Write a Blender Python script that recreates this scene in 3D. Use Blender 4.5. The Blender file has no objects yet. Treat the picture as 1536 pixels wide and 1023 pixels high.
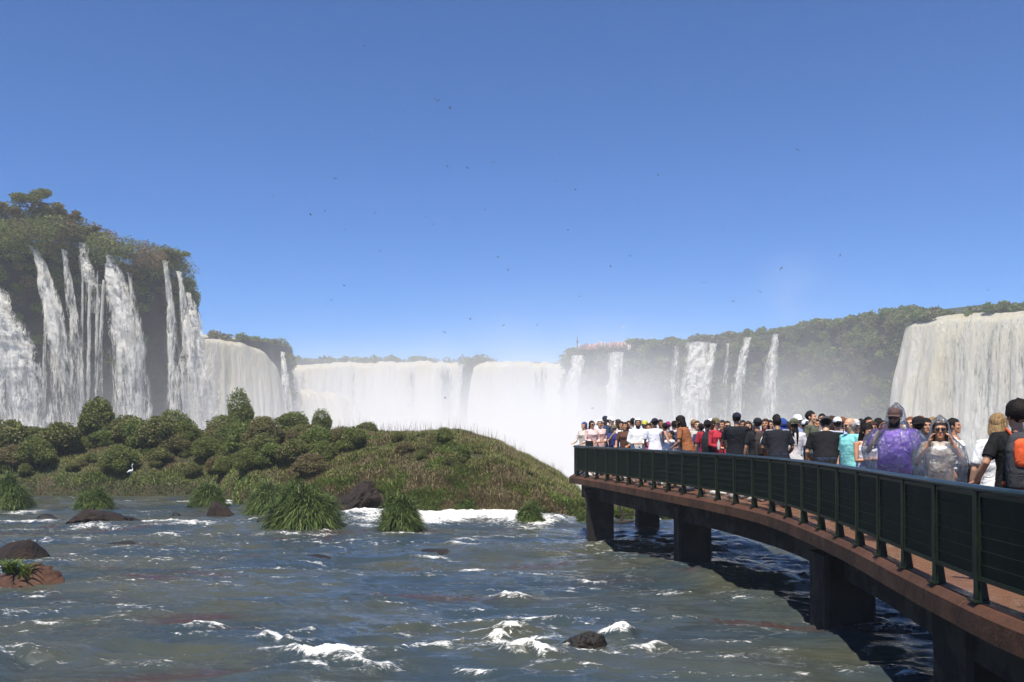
import bpy, bmesh, math, random
import numpy as np
from mathutils import Vector, Matrix
from mathutils.geometry import tessellate_polygon

R = math.radians
scene = bpy.context.scene
COL = scene.collection
random.seed(7)
rng = np.random.default_rng(7)

# ------------------------------------------------------------------ camera, sky, sun, exposure
F, CX, HY = 1350.0, 768.0, 648.0            # focal length, centre and horizon in photograph pixels
cam_d = bpy.data.cameras.new('camera')
cam = bpy.data.objects.new('camera', cam_d)
COL.objects.link(cam)
cam.location = (0, 0, 0)
cam.rotation_euler = (R(90), 0, 0)
cam_d.sensor_width = 36
cam_d.lens = F / 1536 * 36
cam_d.shift_y = (HY - 511.5) / 1536
cam_d.clip_start = 0.1
cam_d.clip_end = 5000
scene.camera = cam

SUN = Vector((-0.12, -0.42, 0.90)).normalized()
world = bpy.data.worlds.new('World')
scene.world = world
world.use_nodes = True
wn = world.node_tree
sky = wn.nodes.new('ShaderNodeTexSky')
sky.sky_type = 'NISHITA'
sky.sun_disc = False
sky.sun_elevation = math.asin(SUN.z)
sky.sun_rotation = math.atan2(SUN.x, SUN.y)
sky.altitude = 0
sky.air_density = 0.7
sky.dust_density = 0.0
sky.ozone_density = 8.0
bg = wn.nodes['Background']
bg.inputs['Strength'].default_value = 0.098
tint = wn.nodes.new('ShaderNodeMix')                      # deep clear-air blue
tint.data_type = 'RGBA'; tint.blend_type = 'MULTIPLY'
tint.inputs[0].default_value = 1.0
tint.inputs[7].default_value = (0.40, 0.74, 1.03, 1)
wn.links.new(sky.outputs[0], tint.inputs[6])
wn.links.new(tint.outputs[2], bg.inputs['Color'])

sun_d = bpy.data.lights.new('sun', 'SUN')
sun_d.energy = 5.0
sun_d.angle = R(0.53)
sun_d.color = (1.0, 0.94, 0.83)
sun = bpy.data.objects.new('sun', sun_d)
COL.objects.link(sun)
sun.rotation_euler = SUN.to_track_quat('Z', 'Y').to_euler()

vs = scene.view_settings
vs.view_transform = 'Standard'
vs.look = 'None'
vs.exposure = 0.6
vs.gamma = 1.0
scene.cycles.use_denoising = True
scene.cycles.max_bounces = 8
scene.cycles.diffuse_bounces = 2
scene.cycles.glossy_bounces = 2
scene.cycles.transmission_bounces = 3
scene.cycles.transparent_max_bounces = 14
scene.cycles.volume_bounces = 3
scene.cycles.volume_max_steps = 128
scene.cycles.sample_clamp_indirect = 4
scene.cycles.sample_clamp_direct = 12

# ------------------------------------------------------------------ helpers: noise
def _h(ix, iy, iz, seed):
    n = (ix * 374761393 + iy * 668265263 + iz * 2147483647 + seed * 1274126177) & 0x7fffffff
    n = ((n ^ (n >> 13)) * 1274126177) & 0x7fffffff
    n = ((n ^ (n >> 11)) * 668265263) & 0x7fffffff
    return (n & 0xffff) / 65535.0
def vnoise(x, y, z=0.0, seed=0):
    x, y, z = np.broadcast_arrays(np.asarray(x, float), np.asarray(y, float), np.asarray(z, float))
    ix, iy, iz = np.floor(x).astype(np.int64), np.floor(y).astype(np.int64), np.floor(z).astype(np.int64)
    fx, fy, fz = x - ix, y - iy, z - iz
    fx, fy, fz = [t * t * t * (t * (t * 6 - 15) + 10) for t in (fx, fy, fz)]
    def L(a, b, t): return a + (b - a) * t
    c = [[[_h(ix + i, iy + j, iz + k, seed) for k in (0, 1)] for j in (0, 1)] for i in (0, 1)]
    return L(L(L(c[0][0][0], c[1][0][0], fx), L(c[0][1][0], c[1][1][0], fx), fy),
             L(L(c[0][0][1], c[1][0][1], fx), L(c[0][1][1], c[1][1][1], fx), fy), fz) * 2 - 1
def fbm(x, y, z=0.0, oct=4, seed=0, gain=0.5):
    s, a, t = 0.0, 1.0, 0.0
    for o in range(oct):
        s = s + a * vnoise(np.asarray(x) * 2 ** o, np.asarray(y) * 2 ** o, np.asarray(z) * 2 ** o, seed + o * 17)
        t += a
        a *= gain
    return s / t
def sstep(a, b, x):
    t = np.clip((np.asarray(x, float) - a) / (b - a), 0, 1)
    return t * t * (3 - 2 * t)

# ------------------------------------------------------------------ helpers: objects
def link(o, parent=None):
    COL.objects.link(o)
    if parent is not None:
        o.parent = parent
    return o
def tag(o, label=None, cat=None, group=None, kind=None):
    if label: o['label'] = label
    if cat: o['category'] = cat
    if group: o['group'] = group
    if kind: o['kind'] = kind
    return o
def thing(name, label, cat, loc=(0, 0, 0), rz=0, group=None, scale=1.0):
    o = bpy.data.objects.new(name, None)
    o.empty_display_size = 0.2
    o.location = loc
    o.rotation_euler = (0, 0, rz)
    o.scale = (scale,) * 3 if np.isscalar(scale) else scale
    link(o)
    return tag(o, label, cat, group)
def mesh_np(name, V, faces, mat=None, smooth=False, attrs=None, cols=None):
    """faces: list of integer arrays (n,k)"""
    me = bpy.data.meshes.new(name)
    V = np.asarray(V, np.float32).reshape(-1, 3)
    faces = [np.asarray(f, np.int32) for f in (faces if isinstance(faces, (list, tuple)) else [faces])]
    nl = sum(f.size for f in faces)
    npoly = sum(f.shape[0] for f in faces)
    me.vertices.add(len(V))
    me.vertices.foreach_set('co', V.ravel())
    me.loops.add(nl)
    me.loops.foreach_set('vertex_index', np.concatenate([f.ravel() for f in faces]))
    me.polygons.add(npoly)
    tot = np.concatenate([np.full(f.shape[0], f.shape[1], np.int32) for f in faces])
    st = np.concatenate([[0], np.cumsum(tot)[:-1]]).astype(np.int32)
    me.polygons.foreach_set('loop_start', st)
    me.polygons.foreach_set('loop_total', tot)
    me.polygons.foreach_set('use_smooth', np.full(npoly, smooth, bool))
    me.update(calc_edges=True)
    if attrs:
        for k, a in attrs.items():
            at = me.attributes.new(k, 'FLOAT', 'POINT')
            at.data.foreach_set('value', np.asarray(a, np.float32).ravel())
    if cols is not None:
        at = me.attributes.new('col', 'FLOAT_COLOR', 'POINT')
        c = np.ones((len(V), 4), np.float32)
        c[:, :3] = cols
        at.data.foreach_set('color', c.ravel())
    if mat: me.materials.append(mat)
    return me
def obj(name, me, parent=None, loc=None):
    o = bpy.data.objects.new(name, me)
    if loc is not None: o.location = loc
    return link(o, parent)
def grid_faces(nu, nv, wrap_u=False):
    u = np.arange(nu if wrap_u else nu - 1)
    v = np.arange(nv - 1)
    U, Vv = np.meshgrid(u, v, indexing='ij')
    a = (U * nv + Vv).ravel()
    un = ((U + 1) % nu * nv + Vv).ravel()
    return np.stack([a, un, un + 1, a + 1], 1)
class MB:
    """collects boxes, tubes and lofts into ONE mesh"""
    def __init__(s): s.V, s.Q, s.T, s.n = [], [], [], 0
    def add(s, V, Q=None, T=None):
        V = np.asarray(V, float).reshape(-1, 3)
        if Q is not None and len(Q): s.Q.append(np.asarray(Q, int) + s.n)
        if T is not None and len(T): s.T.append(np.asarray(T, int) + s.n)
        s.V.append(V); s.n += len(V)
        return s
    def box(s, c, size, rz=0, taper=1.0):
        x, y, z = np.array(size) / 2
        v = np.array([[-x, -y, -z], [x, -y, -z], [x, y, -z], [-x, y, -z], [-x * taper, -y * taper, z], [x * taper, -y * taper, z], [x * taper, y * taper, z], [-x * taper, y * taper, z]])
        co, si = math.cos(rz), math.sin(rz)
        v = v @ np.array([[co, si, 0], [-si, co, 0], [0, 0, 1]]) + np.array(c)
        return s.add(v, [[0, 3, 2, 1], [4, 5, 6, 7], [0, 1, 5, 4], [1, 2, 6, 5], [2, 3, 7, 6], [3, 0, 4, 7]])
    def tube(s, pts, rad, sides=8, flat=None, up=None):
        """pts (n,3); rad scalar, (n,) or (n,2)"""
        P = np.asarray(pts, float); n = len(P)
        rad = np.asarray(rad, float)
        if rad.ndim == 0: rad = np.full((n, 2), float(rad))
        elif rad.ndim == 1: rad = np.stack([rad, rad], 1)
        T = np.gradient(P, axis=0); T /= np.linalg.norm(T, axis=1)[:, None] + 1e-9
        u = np.array(up if up is not None else ([0, 0, 1.0] if abs(T[0][2]) < .9 else [1.0, 0, 0]))
        ring = []
        a = np.arange(sides) / sides * 2 * math.pi
        for i in range(n):
            u = u - T[i] * (u @ T[i]); u /= np.linalg.norm(u) + 1e-9
            w = np.cross(T[i], u)
            ring.append(P[i] + np.cos(a)[:, None] * u * rad[i, 0] + np.sin(a)[:, None] * w * rad[i, 1])
        V = np.concatenate(ring + [P[:1], P[-1:]])
        q, t = [], []
        for i in range(n - 1):
            for j in range(sides):
                k = (j + 1) % sides
                q.append([i * sides + j, i * sides + k, (i + 1) * sides + k, (i + 1) * sides + j])
        c0, c1 = n * sides, n * sides + 1
        for j in range(sides):
            k = (j + 1) % sides
            t.append([c0, k, j]); t.append([c1, (n - 1) * sides + j, (n - 1) * sides + k])
        return s.add(V, q, t)
    def ell(s, c, r, nu=14, nv=9):
        a = np.arange(nu) / nu * 2 * math.pi
        b = np.linspace(-math.pi / 2, math.pi / 2, nv)
        A, B = np.meshgrid(a, b, indexing='ij')
        V = np.stack([np.cos(A) * np.cos(B) * r[0], np.sin(A) * np.cos(B) * r[1], np.sin(B) * r[2]], -1).reshape(-1, 3) + np.array(c)
        return s.add(V, grid_faces(nu, nv, True))
    def rings(s, zs, rx, ry, cx=None, cy=None, sides=20, power=2.0):
        n = len(zs)
        a = np.arange(sides) / sides * 2 * math.pi
        ca, sa = np.cos(a), np.sin(a)
        e = 2.0 / power
        ca, sa = np.sign(ca) * np.abs(ca) ** e, np.sign(sa) * np.abs(sa) ** e
        cx = np.zeros(n) if cx is None else cx
        cy = np.zeros(n) if cy is None else cy
        V = [np.stack([cx[i] + ca * rx[i], cy[i] + sa * ry[i], np.full(sides, zs[i])], 1) for i in range(n)]
        V = np.concatenate(V + [[[cx[0], cy[0], zs[0]], [cx[-1], cy[-1], zs[-1]]]])
        q = [[i * sides + j, i * sides + (j + 1) % sides, (i + 1) * sides + (j + 1) % sides, (i + 1) * sides + j] for i in range(n - 1) for j in range(sides)]
        t = [[n * sides, (j + 1) % sides, j] for j in range(sides)] + [[n * sides + 1, (n - 1) * sides + j, (n - 1) * sides + (j + 1) % sides] for j in range(sides)]
        return s.add(V, q, t)
    def data(s):
        f = []
        if s.Q: f.append(np.concatenate(s.Q))
        if s.T: f.append(np.concatenate(s.T))
        return np.concatenate(s.V), f
    def mesh(s, name, mat=None, smooth=False, fn=None):
        V, f = s.data()
        if fn is not None: V = fn(V)
        return mesh_np(name, V, f, mat, smooth)
    def build(s, name, mat, parent=None, smooth=False):
        return obj(name, s.mesh(name, mat, smooth), parent)

# ------------------------------------------------------------------ helpers: photograph rays onto real surfaces
WY = [-10, 4, 9, 13.3, 21.5, 28, 36, 60]
WZ = [-2.40, -2.45, -2.60, -2.83, -3.30, -3.46, -3.60, -3.80]
def zwater(Y): return np.interp(Y, WY, WZ)
def on_water(px, py):
    Y = 20.0
    for _ in range(60):
        Y = 0.5 * Y + 0.5 * (-zwater(Y)) * F / (py - HY)
    return np.array([(px - CX) * Y / F, Y, zwater(Y)])
def at(px, py, Y): return np.array([(px - CX) * Y / F, Y, (HY - py) * Y / F])

# ------------------------------------------------------------------ helpers: materials
class NT:
    def __init__(s, name):
        s.m = bpy.data.materials.new(name); s.m.use_nodes = True
        s.t = s.m.node_tree; s.t.nodes.clear()
        s.out = s.t.nodes.new('ShaderNodeOutputMaterial')
    def n(s, typ, ins=None, **kw):
        nd = s.t.nodes.new('ShaderNode' + typ)
        for k, v in kw.items(): setattr(nd, k, v)
        for k, v in (ins or {}).items(): s.set(nd.inputs[k], v)
        return nd
    def set(s, inp, v):
        if isinstance(v, bpy.types.NodeSocket): s.t.links.new(v, inp)
        elif isinstance(v, bpy.types.Node): s.t.links.new(v.outputs[0], inp)
        else:
            if isinstance(v, (tuple, list)) and len(v) == 3 and inp.type == 'RGBA': v = (*v, 1)
            inp.default_value = v
    def math(s, op, a, b=0.0, c=0.0, clamp=False):
        return s.n('Math', {0: a, 1: b, 2: c}, operation=op, use_clamp=clamp).outputs[0]
    def mix(s, f, a, b, mode='MIX'):
        nd = s.t.nodes.new('ShaderNodeMix'); nd.data_type = 'RGBA'; nd.blend_type = mode
        s.set(nd.inputs[0], f); s.set(nd.inputs[6], a); s.set(nd.inputs[7], b)
        return nd.outputs[2]
    def map(s, v, a, b, c=0.0, d=1.0, smooth=True):
        return s.n('MapRange', {'Value': v, 'From Min': a, 'From Max': b, 'To Min': c, 'To Max': d}, interpolation_type='SMOOTHSTEP' if smooth else 'LINEAR').outputs[0]
    def coord(s, scale=(1, 1, 1), what='Object'):
        tc = s.n('TexCoord').outputs[what]
        return s.n('Mapping', {'Vector': tc, 'Scale': scale}).outputs[0]
    def noise(s, vec, scale=1.0, detail=4, rough=0.55, dist=0.0):
        return s.n('TexNoise', {'Vector': vec, 'Scale': scale, 'Detail': detail, 'Roughness': rough, 'Distortion': dist}).outputs[0]
    def attr(s, name, out='Fac'): return s.n('Attribute', attribute_name=name).outputs[out]
    def bump(s, h, strength=0.5, dist=0.05, normal=None):
        i = {'Height': h, 'Strength': strength, 'Distance': dist}
        if normal is not None: i['Normal'] = normal
        return s.n('Bump', i).outputs[0]
    def bsdf(s, col, rough=0.7, spec=0.4, normal=None, **kw):
        i = {'Base Color': col, 'Roughness': rough, 'Specular IOR Level': spec}
        if normal is not None: i['Normal'] = normal
        i.update(kw)
        return s.n('BsdfPrincipled', i).outputs[0]
    def done(s, sh, vol=None):
        if sh is not None: s.t.links.new(sh, s.out.inputs['Surface'])
        if vol is not None: s.t.links.new(vol, s.out.inputs['Volume'])
        return s.m

def m_mottled(name, c1, c2, scale=2.0, rough=0.8, bump=0.4, bdist=0.03, c3=None, spec=0.3):
    t = NT(name); v = t.coord()
    n1 = t.noise(v, scale, 6, 0.6); n2 = t.noise(v, scale * 5.3, 5, 0.65)
    col = t.mix(t.map(n1, .35, .65), c1, c2)
    if c3: col = t.mix(t.map(n2, .55, .72), col, c3)
    return t.done(t.bsdf(col, rough, spec, t.bump(n2, bump, bdist)))
def m_leaf(name, trans=0.38, rough=0.55):
    t = NT(name); c = t.attr('col', 'Color')
    n = t.noise(t.coord(), 0.35, 3)
    c = t.mix(t.map(n, .3, .7), t.mix(0.2, c, (.03, .04, .015), 'MIX'), c)
    d = t.bsdf(c, rough, 0.25)
    tr = t.n('BsdfTranslucent', {'Color': c}).outputs[0]
    return t.done(t.n('MixShader', {0: trans, 1: d, 2: tr}).outputs[0])
_cloth = {}
def m_cloth(c, rough=0.85):
    k = tuple(round(x, 3) for x in c)
    if k in _cloth: return _cloth[k]
    t = NT('cloth'); v = t.coord()
    n = t.noise(v, 7, 4, .6, 1.0); w = t.noise(v, 160, 2)
    col = t.mix(t.map(n, .3, .7), tuple(x * .86 for x in c), c)
    _cloth[k] = t.done(t.bsdf(col, rough, 0.2, t.bump(n, .9, .035, t.bump(w, .25, .004))))
    return _cloth[k]
_skin = {}
def m_skin(c):
    k = tuple(round(x, 3) for x in c)
    if k in _skin: return _skin[k]
    t = NT('skin'); n = t.noise(t.coord(), 18, 3)
    col = t.mix(t.map(n, .3, .7), tuple(x * .88 for x in c), c)
    col = t.mix(1.0, col, t.attr('col', 'Color'), 'MULTIPLY')
    _skin[k] = t.done(t.bsdf(col, 0.45, 0.4))
    return _skin[k]
_hair = {}
def m_hair(c, curly=False):
    k = (tuple(round(x, 3) for x in c), curly)
    if k in _hair: return _hair[k]
    t = NT('hair')
    n = t.noise(t.coord((60, 60, 60) if curly else (90, 90, 9)), 1, 4)
    col = t.mix(t.map(n, .35, .65), tuple(x * .45 for x in c), tuple(x * 1.25 for x in c))
    _hair[k] = t.done(t.bsdf(col, .6, .12, t.bump(n, .8, .012)))
    return _hair[k]
def m_plain(name, c, rough=0.5, spec=.5, metal=0.0):
    t = NT(name); n = t.noise(t.coord(), 9, 4)
    col = t.mix(t.map(n, .3, .7), tuple(x * .8 for x in c), c)
    return t.done(t.bsdf(col, rough, spec, t.bump(n, .15, .005), Metallic=metal))

# ================================================================== RIVER
FOAM = [  # photograph x, y, half-length (px), half-depth (px, on the picture), crest height (m), strength
 (480, 990, 110, 12, .14, .95), (420, 972, 60, 6, .08, .8), (540, 1000, 60, 7, .1, .9), (640, 985, 65, 7, .10, .85), (560, 1010, 70, 5, .05, .5), (770, 948, 45, 6, .16, .8),
 (745, 960, 22, 8, .14, .7), (800, 988, 60, 8, .18, 1.0), (925, 957, 42, 6, .18, .9), (985, 978, 55, 6, .12, .9), (1090, 985, 70, 5, .05, .55),
 (765, 903, 40, 6, .16, .9), (740, 888, 18, 5, .06, .5), (310, 953, 60, 5, .10, .7), (250, 962, 50, 4, .05, .4), (440, 962, 40, 4, .06, .55),
 (890, 877, 36, 4, .09, .7), (1010, 895, 40, 4, .05, .4), (850, 893, 30, 3, .05, .4), (700, 855, 50, 4, .08, .75), (640, 868, 34, 4, .07, .6), (770, 862, 25, 3, .03, .4),
 (690, 822, 50, 4, .07, .75), (625, 822, 20, 3, .05, .7), (700, 812, 40, 3, .05, .6), (790, 840, 60, 3, .03, .3), (905, 835, 30, 3, .06, .4),
 (690, 781, 165, 22, .25, 1.7), (770, 784, 70, 14, .2, 1.3), (545, 775, 60, 10, .12, 1.2), (790, 790, 80, 6, .15, 1.0), (640, 790, 60, 7, .12, .95), (840, 784, 22, 4, .1, .9), (540, 775, 55, 6, .10, 1.0), (560, 795, 60, 4, .06, .7), (500, 788, 30, 4, .06, .8),
 (250, 788, 70, 6, .10, .9), (180, 783, 40, 4, .06, .6), (280, 792, 90, 4, .08, .8), (350, 785, 40, 4, .06, .6), (250, 805, 28, 3, .09, .8), (320, 803, 30, 2.5, .05, .5), (390, 802, 24, 2.5, .04, .5),
 (40, 783, 60, 4, .08, .9), (30, 770, 40, 4, .06, .8), (110, 765, 60, 3, .04, .5), (210, 752, 50, 2, .03, .6), (275, 754, 18, 2.5, .05, .9), (335, 755, 14, 4, .05, .9),
 (60, 812, 60, 3, .04, .55), (120, 808, 40, 3, .04, .5), (75, 862, 40, 3, .03, .5), (200, 860, 60, 3, .03, .4), (130, 880, 50, 3, .03, .35), (190, 920, 50, 3, .04, .4), (180, 943, 60, 3, .04, .3),
 (1180, 866, 26, 4, .06, .5), (1240, 912, 22, 4, .05, .6), (1265, 930, 50, 4, .05, .6), (1390, 890, 30, 3, .04, .5), (470, 836, 60, 3, .05, .5), (60, 990, 60, 3, .06, .35),
 (900, 915, 60, 3, .05, .35), (840, 935, 60, 3, .06, .4), (1000, 930, 50, 3, .06, .4), (620, 945, 60, 3, .1, .35), (1120, 930, 50, 3, .05, .35), (330, 920, 60, 3, .08, .25), (560, 905, 70, 3, .1, .25)]
def lip_y(X): return 37.3 + 20 * sstep(2.5, -1.0, X) + 0.5 * np.sin(np.asarray(X) * 1.7)
def river_surface():
    nr, nc = 760, 860
    Y = 4.2 * (58 / 4.2) ** (np.arange(nr) / (nr - 1))
    T = np.linspace(-1.0, 1.0, nc)
    YY, TT = np.meshgrid(Y, T, indexing='ij')
    X = TT * YY
    Z = zwater(YY).astype(float)
    wx = X + 1.2 * fbm(X * .25, YY * .25, 0, 3, 5); wy = YY + 1.2 * fbm(X * .25, YY * .25, 9, 3, 6)
    amp = .55 + .45 * fbm(X * .12, YY * .12, 2, 3, 40)
    w = .36 * fbm(wx * .26, wy * .50, 0, 4, 1) + .10 * (1 - np.abs(fbm(wx * .75, wy * 1.7, 0, 3, 2)) * 2.6) + .03 * fbm(wx * 1.8, wy * 4.5, 0, 3, 3) + .009 * (1 - 2 * np.abs(fbm(X * 5.5, YY * 10, 0, 2, 8)))
    Z = Z + w * amp
    ridge = 1 - np.abs(fbm(wx * .75, wy * 1.7, 0, 3, 2)) * 2.6
    foam = .5 * sstep(.76, 1.0, ridge) * sstep(-.25, .4, fbm(X * .3, YY * .3, 4, 3, 77)) + .2 * sstep(.15, .6, fbm(wx * .5, wy * 1.3, 8, 4, 78))
    fr = random.Random(23)
    extra = []
    for _ in range(110):
        py = 790 + 230 * fr.random() ** 1.1
        px = fr.uniform(-60, 1250) if py < 900 else fr.uniform(-100, 1400)
        extra.append((px, py, fr.uniform(20, 95), fr.uniform(1.5, 3.5), fr.uniform(.01, .06), fr.uniform(.32, .62)))
    extra += [(135, 793, 80, 3, .03, .75), (168, 830, 45, 2.5, .02, .55), (25, 858, 70, 3, .03, .6), (60, 896, 60, 3, .03, .6), (470, 846, 45, 2.5, .02, .6), (650, 835, 45, 2.5, .03, .7), (324, 784, 36, 3, .03, .7), (448, 803, 75, 4, .04, .75), (600, 805, 48, 4, .04, .8), (885, 986, 55, 5, .06, .85), (860, 972, 30, 6, .10, .9), (795, 795, 40, 4, .04, .8), (905, 818, 30, 2.5, .02, .5), (1040, 858, 36, 3, .02, .5), (1262, 937, 45, 3.5, .03, .55)]
    for i, (px, py, hl, hd, h, k) in enumerate(FOAM + extra):
        if py > 870: k, hd = k * 1.15, hd * 1.2
        c = on_water(px, py); s = F / c[1]
        a = hl / s
        b = max(.12, hd / s * c[1] / 3.0 * .42)
        rr = np.where(np.abs(Y - c[1]) < 4 * b + .5 * a + .4)[0]
        cc = np.where(np.abs(T * c[1] - c[0]) < 2.1 * a + .3)[0]
        sl = (slice(rr[0], rr[-1] + 1), slice(cc[0], cc[-1] + 1))
        x, y = X[sl], YY[sl]
        dx = (x - c[0]) / a
        bend = .35 * a * fbm(x * .9 + i * 7, 0 * x, 0, 2, 30 + i) + .25 * fbm(x * 2.6, y * .7, i, 2, 31)
        dy = (y - c[1] + bend) / b
        g = np.exp(-dx ** 2 * 1.2) * np.exp(-np.where(dy > 0, dy * .55, dy * 1.3) ** 2)
        n = .55 + .6 * fbm(x * 2.2, y * 2.2, i, 3, 50)
        foam[sl] = np.maximum(foam[sl], .98 * k * g * (.55 + .6 * n))
        Z[sl] = Z[sl] + h * g * (.75 + .4 * n)
    near = sstep(0, 1, foam)
    Z = Z + near * (.05 * fbm(X * 6, YY * 6, 0, 3, 90) + .02 * fbm(X * 17, YY * 17, 0, 2, 91))
    over = np.maximum(YY - lip_y(X), 0)
    Z = Z - .22 * over ** 1.7
    foam = np.maximum(foam, sstep(.5, 2.2, over) * 1.2)
    V = np.stack([X, YY, Z], -1).reshape(-1, 3)
    t = NT('river water')
    c = t.coord()
    f = t.attr('foam')
    n1 = t.noise(t.coord((3.2, 8.5, 5)), 1.0, 6, .7, 1.1); n2 = t.noise(t.coord((15, 34, 22)), 1.0, 4, .7, .8)
    fac = t.math('ADD', t.math('MULTIPLY', f, 1.1), t.math('MULTIPLY', t.math('SUBTRACT', n1, .5), 2.6))
    fac = t.math('ADD', fac, t.math('MULTIPLY', t.math('SUBTRACT', n2, .5), 1.5))
    fac = t.map(fac, .46, 1.05)
    fac = t.math('MULTIPLY', fac, t.map(f, .03, .25))
    big = t.noise(t.coord((.16, .3, .1)), 1.0, 5, .6, .7)
    deep = t.mix(t.map(big, .38, .62), (.029, .044, .054), (.056, .060, .044))
    bed = t.noise(t.coord((.22, .42, .1)), 1.0, 4, .6, .4)
    deep = t.mix(t.map(bed, .58, .70), deep, (.055, .032, .028))
    r1 = t.noise(t.coord((3.2, 7, 3)), 1.0, 6, .68, .8); r2 = t.noise(t.coord((14, 26, 10)), 1.0, 4, .6)
    calm = t.map(t.noise(t.coord((.20, .42, .1)), 1.0, 3, .5, .6), .36, .66, .12, .85)
    nb = t.bump(r2, t.math('MULTIPLY', calm, .45), .022, t.bump(r1, t.math('MULTIPLY', calm, .75), .12))
    water = t.bsdf(deep, .08, .5, nb, IOR=1.33)
    fo = t.bsdf(t.mix(n2, (.72, .71, .67), (.86, .86, .84)), .8, .2, t.bump(n2, .8, .04))
    m = t.done(t.n('MixShader', {0: fac, 1: water, 2: fo}).outputs[0])
    o = obj('river_water', mesh_np('river_water', V, grid_faces(nr, nc)[:, ::-1], m, True, {'foam': foam.ravel()}))
    tag(o, 'blue grey river with white rapids running past the walkway', kind='structure')
    return Z
river_surface()
# calm skirt of the same river under and behind the camera, a little lower than the rapids
def river_skirt():
    mb = MB()
    X = np.linspace(-60, 60, 61); Y = np.linspace(-40, 4.6, 24)
    A, B = np.meshgrid(X, Y, indexing='ij')
    Z = -2.62 + .08 * fbm(A * .4, B * .8, 0, 3, 4)
    t = NT('calm water')
    r1 = t.noise(t.coord((3.2, 7, 3)), 1.0, 5, .6, .8)
    m = t.done(t.bsdf((.025, .032, .027), .1, .5, t.bump(r1, .6, .09), IOR=1.33))
    o = obj('river_pool', mesh_np('river_pool', np.stack([A, B, Z], -1).reshape(-1, 3), grid_faces(61, 24), m, True))
    tag(o, 'river water upstream of the walkway', kind='structure')
river_skirt()

# ================================================================== GORGE FLOOR (one sheet to the horizon)
m_rock = m_mottled('wet basalt', (.018, .014, .012), (.045, .032, .024), .25, .7, .7, .3, (.030, .038, .016))
def gorge_floor():
    r = np.concatenate([[0], 20 * (620 / 20) ** (np.arange(70) / 69)])
    a = np.linspace(0, 2 * math.pi, 97)[:-1]
    A, Rr = np.meshgrid(a, r, indexing='ij')
    X, Y = Rr * np.cos(A), Rr * np.sin(A) + 150
    Z = -36 + 1.2 * fbm(X * .05, Y * .05, 0, 3, 21)
    t = NT('churned gorge water')
    n = t.noise(t.coord(), .12, 6, .6, 1.0)
    m = t.done(t.bsdf(t.mix(t.map(n, .35, .6), (.10, .12, .11), (.75, .75, .73)), .6, .4, t.bump(n, .7, .8)))
    o = obj('gorge_ground', mesh_np('gorge_ground', np.stack([X, Y, Z], -1).reshape(-1, 3), grid_faces(96, 71, True), m, True))
    tag(o, 'foaming bottom of the gorge below the falls', kind='structure')
gorge_floor()

# ================================================================== leaf clouds
def leaf_cloud(P, size, aspect=.45, seed=0, cols=((.05, .07, .02), (.09, .10, .03)), jitter=.35, droop=0.0):
    """one small pointed quad per point; returns V, faces, colours"""
    r = np.random.default_rng(seed)
    n = len(P)
    d = r.normal(size=(n, 3)); d[:, 2] = d[:, 2] * .7 + droop; d /= np.linalg.norm(d, axis=1)[:, None]
    e = np.cross(d, r.normal(size=(n, 3))); e /= np.linalg.norm(e, axis=1)[:, None] + 1e-9
    s = (size if not np.isscalar(size) else np.full(n, size)) * (1 + jitter * r.normal(size=n)).clip(.4, 1.9)
    a, b = d * s[:, None], e * (s * aspect)[:, None]
    V = np.stack([P - a * .5, P + b * .5 - a * .05, P + a * .5, P - b * .5 - a * .05], 1).reshape(-1, 3)
    c = np.array(cols)[r.integers(0, len(cols), n)] * (1 + .22 * r.normal(size=(n, 1))).clip(.5, 1.6)
    return V, np.arange(n * 4).reshape(-1, 4), np.repeat(c, 4, 0)
def blades(P, H, width, seed=0, cols=((.06, .08, .02),), lean=.5, seg=2, bias=None):
    """grass blades: a curved tapering strip per root"""
    r = np.random.default_rng(seed)
    n = len(P)
    H = (H if not np.isscalar(H) else np.full(n, H)) * (1 + .3 * r.normal(size=n)).clip(.35, 1.8)
    an = r.uniform(0, 2 * math.pi, n)
    d = np.stack([np.cos(an), np.sin(an), 0 * an], 1) * lean
    if bias is not None: d = d + bias
    side = np.stack([-np.sin(an), np.cos(an), 0 * an], 1)
    rows = []
    for k in range(seg + 1):
        f = k / seg
        c = P + np.array([0, 0, 1.]) * (H * (f - .42 * np.linalg.norm(d, axis=1).clip(0, 1.2) * f * f))[:, None] + d * (H * f ** 1.6)[:, None]
        w = (width * (1 - f ** 1.5) + width * .08)
        rows += [c - side * w / 2, c + side * w / 2]
    V = np.stack(rows, 1).reshape(-1, 3)
    k = 2 * (seg + 1)
    f = np.concatenate([np.arange(n)[:, None] * k + np.array([2 * j, 2 * j + 1, 2 * j + 3, 2 * j + 2]) for j in range(seg)])
    c = np.array(cols)[r.integers(0, len(cols), n)] * (1 + .2 * r.normal(size=(n, 1))).clip(.5, 1.6)
    return V, f, np.repeat(c, k, 0)
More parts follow.
